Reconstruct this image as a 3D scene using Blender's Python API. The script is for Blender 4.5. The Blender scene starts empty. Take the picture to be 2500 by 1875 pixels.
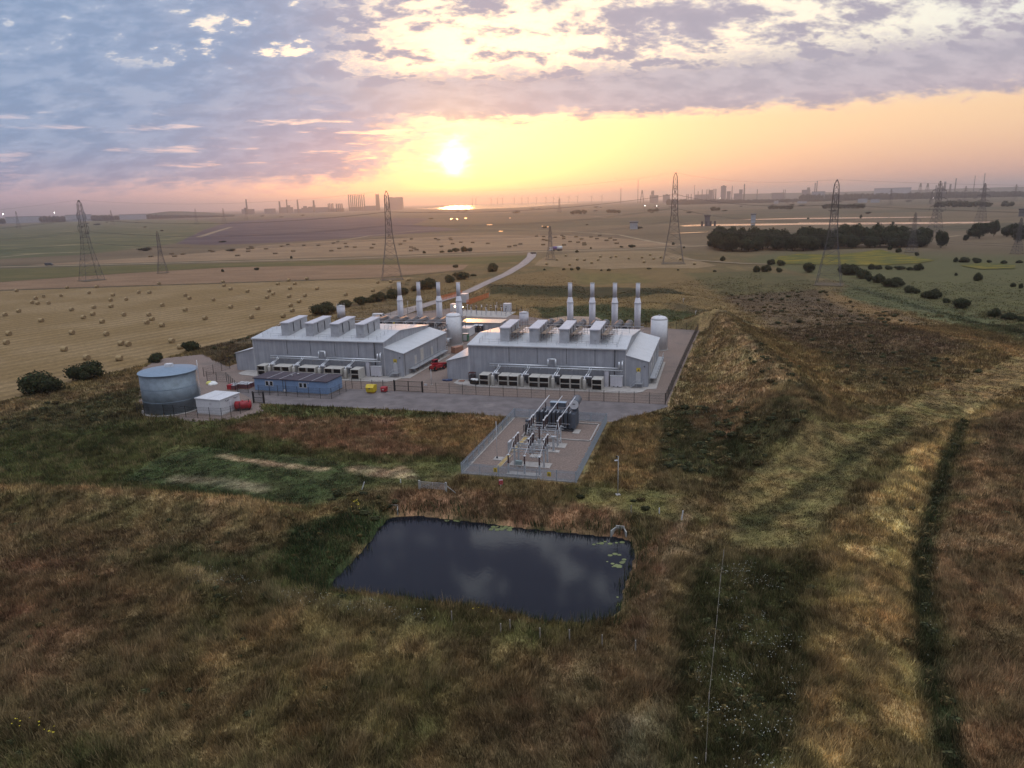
import bpy, math, random
import numpy as np
from mathutils import Vector, Matrix
random.seed(7); rng = np.random.default_rng(7)
scene = bpy.context.scene
COL = scene.collection

# ---------------------------------------------------------------- camera
F, CX, CY, CAMH = 1752., 1250., 937.5, 40.
PITCH, ROLL = math.atan((937.5-493)/F), math.radians(-1.55)
RM = Matrix.Rotation(math.pi/2-PITCH, 3, 'X') @ Matrix.Rotation(ROLL, 3, 'Z')
cam_d = bpy.data.cameras.new('camera'); cam = bpy.data.objects.new('camera', cam_d); COL.objects.link(cam)
cam.matrix_world = Matrix.Translation((0, 0, CAMH)) @ RM.to_4x4()
cam_d.sensor_width = 36; cam_d.lens = 36*F/2500.; cam_d.clip_start = .5; cam_d.clip_end = 90000
scene.camera = cam
RN = np.array(RM)

# ---------------------------------------------------------------- world and sun
def ray(x, y): return RN @ np.array([(x-CX)/F, -(y-CY)/F, -1.])
SUN = ray(1108, 388); SUN /= np.linalg.norm(SUN)
sun_el, sun_az = math.asin(SUN[2]), math.atan2(SUN[0], SUN[1])
W = bpy.data.worlds.new('World'); scene.world = W; W.use_nodes = True
nt = W.node_tree; nt.nodes.clear()
class NB:
    """small node-building helper"""
    def __init__(s, t): s.t = t
    def n(s, kind, **k):
        a = s.t.nodes.new(kind)
        for q, v in k.items(): setattr(a, q, v)
        return a
    def put(s, sock, v):
        if hasattr(v, 'is_output'): s.t.links.new(v, sock)
        elif isinstance(v, (tuple, list)) and len(v) == 3 and sock.type == 'RGBA': sock.default_value = (*v, 1)
        else: sock.default_value = v
    def m(s, op, a, b=0., c=0., clamp=False):
        x = s.n('ShaderNodeMath', operation=op, use_clamp=clamp)
        for i, v in enumerate((a, b, c)): s.put(x.inputs[i], v)
        return x.outputs[0]
    def vm(s, op, a, b=(0, 0, 0), out=0):
        x = s.n('ShaderNodeVectorMath', operation=op); s.put(x.inputs[0], a); s.put(x.inputs[1], b)
        return x.outputs['Value' if op in ('DOT_PRODUCT', 'LENGTH', 'DISTANCE') else 'Vector']
    def sm(s, v, a, b, lo=0., hi=1.):
        x = s.n('ShaderNodeMapRange', interpolation_type='SMOOTHSTEP')
        for i, q in enumerate((v, a, b, lo, hi)): s.put(x.inputs[i], q)
        return x.outputs[0]
    def mix(s, f, a, b, mode='MIX'):
        x = s.n('ShaderNodeMix', data_type='RGBA', blend_type=mode)
        s.put(x.inputs[0], f); s.put(x.inputs[6], a); s.put(x.inputs[7], b)
        return x.outputs[2]
    def noise(s, vec, scale=1., detail=4., rough=.5, dist=0., col=False):
        x = s.n('ShaderNodeTexNoise'); s.put(x.inputs['Vector'], vec)
        for k, v in (('Scale', scale), ('Detail', detail), ('Roughness', rough), ('Distortion', dist)): s.put(x.inputs[k], v)
        return x.outputs['Color' if col else 'Fac']
    def xyz(s, x, y, z):
        c = s.n('ShaderNodeCombineXYZ')
        for i, v in enumerate((x, y, z)): s.put(c.inputs[i], v)
        return c.outputs[0]
    def sep(s, v):
        c = s.n('ShaderNodeSeparateXYZ'); s.put(c.inputs[0], v); return c.outputs
b = NB(nt)
D = b.n('ShaderNodeTexCoord').outputs['Generated']
dx, dy, dz = b.sep(D)
el = b.m('ARCSINE', dz)                                   # radians
az = b.m('ARCTAN2', dx, dy)                               # 0 = +Y, + to the right
daz = b.m('SUBTRACT', az, sun_az)
ang = b.m('ARCCOSINE', b.vm('DOT_PRODUCT', D, tuple(SUN)))
RAD = math.radians
right = b.sm(daz, RAD(-16), RAD(14))                      # clear evening sky opens to the right of the sun
away = b.sm(ang, RAD(40), RAD(90))                        # the side of the sky turned from the sunset
# air between and under the clouds
low_r = b.mix(b.sm(el, 0., RAD(5.5)), (.74, .41, .34), (.88, .565, .35))
low_l = b.mix(b.sm(el, 0., RAD(3.5)), (.42, .35, .53), (.40, .40, .60))
near_sun = b.m('POWER', 2.718, b.m('MULTIPLY', b.m('POWER', b.m('DIVIDE', daz, RAD(15)), 2.), -1.))
low_l = b.mix(b.m('MULTIPLY', near_sun, b.sm(el, RAD(6), 0.)), low_l, (.86, .42, .34))
low = b.mix(right, low_l, low_r)
hi_gap = b.mix(b.sm(daz, RAD(-32), RAD(0)), (.58, .62, .70), (.98, .88, .68))
hi_gap = b.mix(b.sm(daz, RAD(12), RAD(45)), hi_gap, (.78, .79, .74))
air = b.mix(b.sm(el, RAD(5), RAD(9)), low, hi_gap)
nish = b.n('ShaderNodeTexSky', sky_type='NISHITA', sun_disc=False, sun_elevation=sun_el, sun_rotation=sun_az, dust_density=2.)
air = b.mix(1., air, b.mix(1., nish.outputs[0], (.05, .05, .05), 'MULTIPLY'), 'ADD')
# cloud layer seen as a sheet overhead
iz = b.m('ADD', b.m('MAXIMUM', dz, 0.), .36)
px, py = b.m('DIVIDE', dx, iz), b.m('DIVIDE', dy, iz)
P3 = b.xyz(px, py, 0.)
wob = b.vm('SCALE', b.vm('SUBTRACT', b.noise(P3, 3., 3, col=True), (.5, .5, .5))); wob.node.inputs['Scale'].default_value = .05
Pw = b.vm('ADD', P3, wob)
rot = b.n('ShaderNodeMapping'); rot.inputs['Rotation'].default_value = (0, 0, RAD(-38)); rot.inputs['Scale'].default_value = (1.6, 2.5, 1)
nt.links.new(Pw, rot.inputs[0])
cells = b.noise(rot.outputs[0], 6.0, 9, .62)
big = b.noise(b.vm('ADD', P3, (5.3, 2.7, 0)), 1.9, 4, .5)
fine = b.noise(Pw, 27., 6, .65)
wl = b.m('SUBTRACT', big, .5)
fz_ = b.m('SUBTRACT', fine, .5)
edge = b.m('ADD', b.m('MULTIPLY', b.m('SUBTRACT', cells, .5), RAD(2.6)), b.m('MULTIPLY', fz_, RAD(1.6)))
band_e = b.m('ADD', el, edge)
band = b.m('MULTIPLY', b.sm(band_e, RAD(5.5), RAD(6.6)), b.sm(band_e, RAD(10.4), RAD(8.6)))
broken = b.m('ADD', cells, b.m('ADD', b.m('MULTIPLY', wl, .55), b.m('MULTIPLY', fz_, .20)))
dazw = b.m('ADD', daz, b.m('ADD', b.m('MULTIPLY', wl, RAD(30)), b.m('MULTIPLY', edge, 5.)))
thr = b.sm(daz, RAD(-20), RAD(0), .385, .49)              # more open sky to the right
thr = b.m('ADD', thr, b.m('MULTIPLY', .10, b.m('MULTIPLY', b.sm(b.m('ABSOLUTE', b.m('SUBTRACT', daz, RAD(2.))), RAD(13), RAD(2)), b.sm(b.m('ABSOLUTE', b.m('SUBTRACT', el, RAD(11.0))), RAD(3.2), RAD(.6)))))
high = b.sm(el, RAD(14), RAD(20))
thr = b.m('ADD', b.m('MULTIPLY', thr, b.m('SUBTRACT', 1., high)), b.m('MULTIPLY', high, .455))
soft = b.m('SUBTRACT', .10, b.m('MULTIPLY', high, .055))
up = b.sm(broken, b.m('SUBTRACT', thr, soft), b.m('ADD', thr, soft))
up = b.m('MULTIPLY', up, b.sm(el, RAD(7.), RAD(8.5)))
left_cov = b.m('MULTIPLY', b.sm(dazw, RAD(1), RAD(-9)), b.sm(band_e, RAD(.9), RAD(2.6)))
gapl = b.sm(broken, .335, .43, .10, 1.)
low_gap = b.sm(b.m('ADD', b.noise(b.xyz(b.m('MULTIPLY', az, 7.), b.m('MULTIPLY', el, 60.), 0.), 1.3, 6, .65), b.m('MULTIPLY', wl, .3)), .34, .46, .25, 1.)
left_cov = b.m('MULTIPLY', left_cov, b.mix(b.sm(el, RAD(6), RAD(9)), low_gap, gapl))
dens = b.m('MAXIMUM', b.m('MAXIMUM', b.m('MULTIPLY', band, .96), up), left_cov)
dens = b.m('MULTIPLY', dens, b.sm(b.m('ADD', ang, b.m('MULTIPLY', edge, 1.5)), RAD(.8), RAD(2.6)))
dens = b.m('MAXIMUM', dens, b.m('MULTIPLY', away, b.sm(broken, .41, .50, .12, 1.)))
cl_l, cl_r = (.265, .385, .585), (.53, .475, .54)
cl = b.mix(b.sm(dazw, RAD(-24), RAD(10)), cl_l, cl_r)
warmlow = b.m('MULTIPLY', b.sm(el, RAD(8.5), RAD(2.5)), b.sm(daz, RAD(-26), RAD(-3)))
cl = b.mix(b.m('MULTIPLY', warmlow, .75), cl, (.68, .43, .47))
cl = b.mix(b.m('MULTIPLY', b.sm(el, RAD(5), RAD(1.5)), .6), cl, (.42, .34, .47))
cl = b.mix(b.sm(b.m('ADD', cells, b.m('MULTIPLY', fine, .12)), .42, .72, 0., .26), cl, (.18, .22, .34))
cl = b.mix(b.sm(cells, .58, .40, 0., .14), cl, (.85, .80, .85))
cl = b.mix(b.m('MULTIPLY', high, .8), cl, (.23, .26, .40))
cl = b.mix(away, cl, (.42, .46, .60))
air = b.mix(b.m('MULTIPLY', high, .9), air, (.95, 1.02, 1.15))
sky = b.mix(dens, air, cl)
# glow of the low sun in the moist air
angw = b.m('MULTIPLY', ang, b.m('ADD', 1., b.m('ADD', b.m('MULTIPLY', b.m('SUBTRACT', cells, .5), 1.8), b.m('MULTIPLY', fz_, .9))))
def glow(width, p, col, k, a=None):
    f = b.m('POWER', 2.718, b.m('MULTIPLY', b.m('POWER', b.m('DIVIDE', ang if a is None else a, width), p), -1.))
    return b.mix(1., (col[0]*k, col[1]*k, col[2]*k), b.xyz(f, f, f), 'MULTIPLY')
for g in ((RAD(.62), 1.35, (1, .93, .66), 5., angw), (RAD(2.6), 1.25, (1., .66, .02), .62), (RAD(7.), 1.3, (1., .33, .04), .25)):
    sky = b.mix(1., sky, glow(*g), 'ADD')
# sky overhead, out of view, brightened to put more light on the ground
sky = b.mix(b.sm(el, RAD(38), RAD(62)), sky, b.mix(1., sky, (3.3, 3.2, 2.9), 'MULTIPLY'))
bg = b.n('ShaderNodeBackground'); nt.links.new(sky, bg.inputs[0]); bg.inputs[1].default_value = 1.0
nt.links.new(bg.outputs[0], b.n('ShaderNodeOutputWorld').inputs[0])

sl = bpy.data.lights.new('sun', 'SUN'); so = bpy.data.objects.new('sun', sl); COL.objects.link(so)
sl.energy = .6; sl.color = (1., .43, .13); sl.angle = RAD(2.5)
so.rotation_euler = Vector(SUN).to_track_quat('Z', 'Y').to_euler()
scene.view_settings.view_transform = 'Standard'; scene.view_settings.look = 'None'
scene.view_settings.exposure = 0.; scene.view_settings.gamma = 1.
scene.cycles.max_bounces = 6; scene.cycles.diffuse_bounces = 2; scene.cycles.glossy_bounces = 3
scene.cycles.transparent_max_bounces = 12; scene.cycles.volume_bounces = 0
scene.cycles.sample_clamp_indirect = 4.

# ---------------------------------------------------------------- geometry helpers
def G(x, y, z=0.):
    """photo pixel (2500 x 1875) -> ground point at height z"""
    d = ray(x, y); t = (z-CAMH)/d[2]; return np.array([d[0]*t, d[1]*t])
def GD(x, y, z=0.): return G(x/.8848, y/.8848, z)            # same, 2212-wide pixels
def far_at(x, dist):
    d = ray(x, 700); n = math.hypot(d[0], d[1]); return np.array([d[0]/n*dist, d[1]/n*dist])
def z_at(x, y, xy):
    d = ray(x, y); return CAMH + d[2]*math.hypot(*xy)/math.hypot(d[0], d[1])

class MB:
    def __init__(s): s.v = []; s.f = []; s.sm = []
    def add(s, vs, fs, smooth=False):
        o = len(s.v); s.v += [tuple(map(float, q)) for q in vs]; s.f += [tuple(i+o for i in f) for f in fs]; s.sm += [smooth]*len(fs); return s
    def box(s, c, size, rz=0.):
        """c = centre of the bottom face"""
        x, y, z = size[0]/2, size[1]/2, size[2]; ca, sa = math.cos(rz), math.sin(rz)
        pts = [(c[0]+a*x*ca-e*y*sa, c[1]+a*x*sa+e*y*ca, c[2]+h*z) for h in (0, 1) for a, e in ((-1, -1), (1, -1), (1, 1), (-1, 1))]
        return s.add(pts, [(3, 2, 1, 0), (4, 5, 6, 7), (0, 1, 5, 4), (1, 2, 6, 5), (2, 3, 7, 6), (3, 0, 4, 7)])
    def bx(s, x0, x1, y0, y1, z0, z1): return s.box(((x0+x1)/2, (y0+y1)/2, z0), (x1-x0, y1-y0, z1-z0))
    def tube(s, p, q, r, n=8, r2=None, caps=True, smooth=True):
        p, q = Vector(p), Vector(q); r2 = r if r2 is None else r2
        d = (q-p); 
        if d.length < 1e-6: return s
        d.normalize(); u = d.orthogonal().normalized() if abs(d.z) > .999 else d.cross(Vector((0, 0, 1))).normalized(); w = u.cross(d)
        st = math.pi/n if n == 4 else 0.
        a = [p+(u*math.cos(st+2*math.pi*i/n)+w*math.sin(st+2*math.pi*i/n))*r for i in range(n)]
        c = [q+(u*math.cos(st+2*math.pi*i/n)+w*math.sin(st+2*math.pi*i/n))*r2 for i in range(n)]
        s.add(a+c, [(i, (i+1) % n, n+(i+1) % n, n+i) for i in range(n)], smooth and n > 5)
        if caps: o = len(s.v)-2*n; s.f += [tuple(o+i for i in range(n-1, -1, -1)), tuple(o+n+i for i in range(n))]; s.sm += [False, False]
        return s
    def bar(s, p, q, r): return s.tube(p, q, r, 4, smooth=False)
    def path(s, pts, r, n=8):
        for a, c in zip(pts[:-1], pts[1:]): s.tube(a, c, r, n)
        return s
    def prism(s, poly, z0, z1):
        n = len(poly); v = [(x, y, z0) for x, y in poly]+[(x, y, z1) for x, y in poly]
        return s.add(v, [tuple(range(n-1, -1, -1)), tuple(range(n, 2*n))]+[(i, (i+1) % n, n+(i+1) % n, n+i) for i in range(n)])
    def extr(s, prof, x0, x1, ax=0):
        """profile in the (y,z) plane pushed along x (ax=0), or in (x,z) pushed along y (ax=1)"""
        n = len(prof); mk = (lambda t, a, c: (t, a, c)) if ax == 0 else (lambda t, a, c: (a, t, c))
        v = [mk(x0, a, c) for a, c in prof]+[mk(x1, a, c) for a, c in prof]
        return s.add(v, [tuple(range(n-1, -1, -1)), tuple(range(n, 2*n))]+[(i, (i+1) % n, n+(i+1) % n, n+i) for i in range(n)])
    def lathe(s, prof, c=(0, 0, 0), n=24, smooth=True):
        v = []; m = len(prof)
        for r, z in prof: v += [(c[0]+r*math.cos(2*math.pi*i/n), c[1]+r*math.sin(2*math.pi*i/n), c[2]+z) for i in range(n)]
        s.add(v, [(k*n+i, k*n+(i+1) % n, (k+1)*n+(i+1) % n, (k+1)*n+i) for k in range(m-1) for i in range(n)], smooth)
        o = len(s.v)-m*n; s.f += [tuple(o+i for i in range(n-1, -1, -1)), tuple(o+(m-1)*n+i for i in range(n))]; s.sm += [False]*2
        return s
    def mesh(s, name, m):
        me = bpy.data.meshes.new(name); me.from_pydata(s.v, [], s.f); me.polygons.foreach_set('use_smooth', s.sm)
        if m: me.materials.append(m)
        me.update(); return me
    def build(s, name, m, parent=None, loc=None, rz=0.):
        o = bpy.data.objects.new(name, s.mesh(name, m)); COL.objects.link(o)
        if parent: o.parent = parent
        if loc is not None: o.location = loc
        o.rotation_euler.z = rz
        return o

def tag(o, label=None, cat=None, group=None, kind=None):
    for k, v in (('label', label), ('category', cat), ('group', group), ('kind', kind)):
        if v: o[k] = v
    return o
def thing(name, label, cat, loc=(0, 0, 0), rz=0., group=None):
    o = bpy.data.objects.new(name, None); COL.objects.link(o); o.location = loc; o.rotation_euler.z = rz
    o.empty_display_size = .2
    return tag(o, label, cat, group)
KIDS = {}
def kids(o): return [c for c in bpy.data.objects if c.parent == o]
def dup(root, loc, rz=0., label=None, group=None, scale=None, ch=None):
    r = root.copy(); COL.objects.link(r); r.location = loc; r.rotation_euler.z = rz
    if scale: r.scale = scale
    if label: r['label'] = label
    if group: r['group'] = group
    for c in (ch if ch is not None else kids(root)):
        k = c.copy(); COL.objects.link(k); k.parent = r
        for g in kids(c):
            d = g.copy(); COL.objects.link(d); d.parent = k
    return r

# ---------------------------------------------------------------- materials
MATS = {}
def mat(name, col, rough=.6, metal=0., var=.12, vscale=1.5, bump=0., bscale=8., spec=None, emit=None, dirt=None, ribs=None, streak=0.):
    m = bpy.data.materials.new(name); m.use_nodes = True; t = m.node_tree; n = NB(t)
    p = t.nodes['Principled BSDF']; co = n.n('ShaderNodeTexCoord').outputs['Object']
    f = n.noise(co, vscale, 5, .6)
    k = n.sm(f, .3, .7, 1-var, 1+var)
    c = n.mix(1., (*col,), n.xyz(k, k, k), 'MULTIPLY')
    if dirt:
        c = n.mix(n.sm(n.noise(co, dirt[1], 5, .65), dirt[2], dirt[2]+.15, 0., dirt[3]), c, dirt[0])
    if streak:
        x_, y_, z_ = n.sep(co); sn = n.noise(n.xyz(n.m('MULTIPLY', x_, 1.6), n.m('MULTIPLY', y_, 1.6), n.m('MULTIPLY', z_, .10)), 1., 5, .65); k = n.sm(sn, .35, .65, 1-streak, 1+streak*.5); c = n.mix(1., c, n.xyz(k, k, k), 'MULTIPLY')
    t.links.new(c, p.inputs['Base Color']); p.inputs['Roughness'].default_value = rough; p.inputs['Metallic'].default_value = metal
    if spec is not None: p.inputs['Specular IOR Level'].default_value = spec
    h = None
    if ribs:
        w = n.n('ShaderNodeTexWave', wave_type='BANDS', bands_direction=ribs[0]); t.links.new(co, w.inputs[0]); w.inputs['Scale'].default_value = ribs[1]
        h, dist = w.outputs['Fac'], ribs[2]
    elif bump: h, dist = n.noise(co, bscale, 4, .6), bump
    if h is not None:
        bp = n.n('ShaderNodeBump'); t.links.new(h, bp.inputs['Height']); bp.inputs['Distance'].default_value = dist; bp.inputs['Strength'].default_value = .8
        t.links.new(bp.outputs[0], p.inputs['Normal'])
    if emit: p.inputs['Emission Color'].default_value = (*emit[0], 1); p.inputs['Emission Strength'].default_value = emit[1]
    MATS[name] = m; return m

# ---------------------------------------------------------------- terrain
def vnoise(x, y, s):
    x, y = x*s, y*s; xi, yi = np.floor(x).astype(np.int64), np.floor(y).astype(np.int64); fx, fy = x-xi, y-yi
    fx, fy = fx*fx*(3-2*fx), fy*fy*(3-2*fy)
    def h(a, c):
        n = (a*374761393 + c*668265263) & 0xffffffff; n = ((n ^ (n >> 13))*1274126177) & 0xffffffff
        return ((n ^ (n >> 16)) & 0xffff)/65535.
    return (h(xi, yi)*(1-fx)+h(xi+1, yi)*fx)*(1-fy)+(h(xi, yi+1)*(1-fx)+h(xi+1, yi+1)*fx)*fy
def fbm(x, y, s, o=4):
    r = 0.; a = .5; t = 0.
    for i in range(o): r = r+a*vnoise(x+17.3*i, y-9.1*i, s*2**i); t += a; a *= .55
    return r/t
def sst(v, a, c): t = np.clip((v-a)/(c-a), 0, 1); return t*t*(3-2*t)
def seg_dist(x, y, pts, closed=False):
    """distance to a polyline and the parameter along it"""
    best = np.full(x.shape, 1e9); P = list(pts)+([pts[0]] if closed else [])
    for a, c in zip(P[:-1], P[1:]):
        d = np.asarray(c)-np.asarray(a); L = max(d@d, 1e-9); t = np.clip(((x-a[0])*d[0]+(y-a[1])*d[1])/L, 0, 1)
        best = np.minimum(best, np.hypot(x-a[0]-t*d[0], y-a[1]-t*d[1]))
    return best
def inside(x, y, pts):
    r = np.zeros(x.shape, bool); n = len(pts)
    for i in range(n):
        (x1, y1), (x2, y2) = pts[i], pts[(i+1) % n]
        if y1 == y2: continue
        r ^= ((y1 > y) != (y2 > y)) & (x < (x2-x1)*(y-y1)/(y2-y1)+x1)
    return r
def sdist(x, y, pts):                                        # negative inside
    d = seg_dist(x, y, pts, True); return np.where(inside(x, y, pts), -d, d)
def gp(*px): return [tuple(GD(*q)) for q in px]

AZ = math.radians(-16.2); UX = np.array([math.cos(AZ), math.sin(AZ)]); UY = np.array([-math.sin(AZ), math.cos(AZ)])
O2 = np.array([-15.1, 164.1]); O1 = O2-57.6*UX; O3 = np.array([-8.1, 102.9])
def PL(x, y, o=O2): p = np.asarray(o)+x*UX+y*UY; return (float(p[0]), float(p[1]))
def LP(p, o=O2): d = np.asarray(p)-o; return np.array([d@UX, d@UY])

WZ = -1.5
POND = [tuple(G(x/.8848, y/.8848, WZ)) for x, y in ((840, 1117), (905, 1112), (985, 1122), (1060, 1130), (1150, 1142), (1250, 1152), (1340, 1160), (1366, 1168), (1376, 1190), (1370, 1225), (1352, 1270), (1343, 1320), (1320, 1340), (1250, 1352), (1180, 1348), (1110, 1330), (1020, 1314), (930, 1302), (850, 1292), (770, 1285), (716, 1278), (708, 1268), (725, 1245), (760, 1212), (795, 1170), (815, 1140))]
YARD = [PL(-63.5, -10.5), PL(-42, -13.6), PL(0, -12.9), PL(51.5, -12.9), PL(53.3, 30), PL(55.4, 73), PL(20, 80), PL(-40, 112), PL(-62, 84), PL(-61, 30)]
COMP = [PL(-.6, -.6, O3), PL(18.4, -.6, O3), PL(18.4, 31, O3), PL(-.6, 31, O3)]
APRON = gp((565, 872), (700, 878), (880, 886), (1000, 893), (1118, 902), (1135, 880))[:5]+[PL(-1, 30.5, O3), PL(19, 30.5, O3)]+gp((1345, 905), (1400, 892), (1445, 878))+[PL(51.4, -12.7), PL(0, -12.7), PL(-40, -13), PL(-47, -17)]
TANKC = np.array(G(425.8, 1014.)); TANKC = TANKC*(1+5.7/np.linalg.norm(TANKC))
TPAD = gp((300, 868), (314, 897), (420, 911), (505, 907), (570, 889), (560, 850), (500, 795), (440, 765), (340, 775), (300, 800))
TRACKP = gp((1135, 545), (1165, 545), (1120, 592), (1060, 622), (1000, 645), (900, 680), (800, 700), (820, 680), (960, 640), (1020, 615), (1085, 588), (1120, 565))
BUND = gp((1545, 712), (1580, 740), (1625, 782), (1670, 830), (1705, 885), (1700, 945))
BPOND = gp((1172, 690), (1220, 681), (1290, 682), (1310, 691), (1270, 701), (1195, 702))
FIELD_FLAT = gp((-420, 985), (0, 868), (310, 788), (530, 728), (640, 690), (800, 640), (850, 612), (1150, 551), (1150, 545), (700, 556), (0, 575), (-900, 600))
def height(x, y):
    h = (fbm(x, y, 1/22., 3)-.5)*1.1+(fbm(x+50, y, 1/5., 3)-.5)*.55+(fbm(x-50, y+20, 1/1.8, 2)-.5)*.34
    fade = sst(np.hypot(x, y), 420, 260); h = h*fade
    bd = seg_dist(x, y, BUND); h = h+5.2*np.exp(-(bd/8.)**2)*(1+.5*(fbm(x, y, 1/7., 3)-.5))
    lf = seg_dist(x, y, gp((-300, 1066), (0, 1068), (160, 1077), (300, 1086), (430, 1098), (560, 1113), (600, 1125)))
    h = h+1.5*np.exp(-(lf/3.2)**2)
    near = gp((330, 1235), (400, 1245), (520, 1285), (640, 1305), (800, 1335), (980, 1362), (1110, 1385))
    h = h+1.0*np.exp(-(seg_dist(x, y, near)/2.6)**2)
    for pts, a, w in ((gp((1010, 628), (1180, 634), (1330, 636), (1480, 652), (1520, 668)), 2.6, 9.), (gp((1130, 655), (1290, 660), (1450, 668), (1530, 690)), 1.6, 6.),
                      (gp((1520, 700), (1700, 690), (1900, 720), (2100, 760)), 1.5, 16.), (gp((1990, 900), (1900, 1020), (1780, 1200), (1720, 1400), (1680, 1700)), .5, 6.)):
        h = h+a*np.exp(-(seg_dist(x, y, pts)/w)**2)
    ditch = gp((2110, 880), (2060, 960), (2010, 1090), (1990, 1300), (2010, 1500), (2080, 1720)); h = h-.9*np.exp(-(seg_dist(x, y, ditch)/2.2)**2)
    pd = sdist(x, y, POND); k = sst(pd, -1.5, 4.5)
    h = h*k+(1-k)*np.where(pd < 0, WZ-.25-.5*sst(-pd, 0, 3), WZ+.05+.0*pd)
    for poly, z, w in ((BPOND, -.12, 5.), (FIELD_FLAT, -.02, 5.), (gp((1300, 640), (1500, 600), (1420, 555), (1330, 548), (1240, 590), (1200, 610)), -.02, 14.), (TRACKP, -.02, 7.), (YARD, -.03, 6.), (COMP, -.03, 4.), (APRON, -.03, 4.), (TPAD, -.03, 4.)):
        d = sdist(x, y, poly); q = sst(d, .6, w); h = h*q+z*(1-q)
    return h

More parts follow.
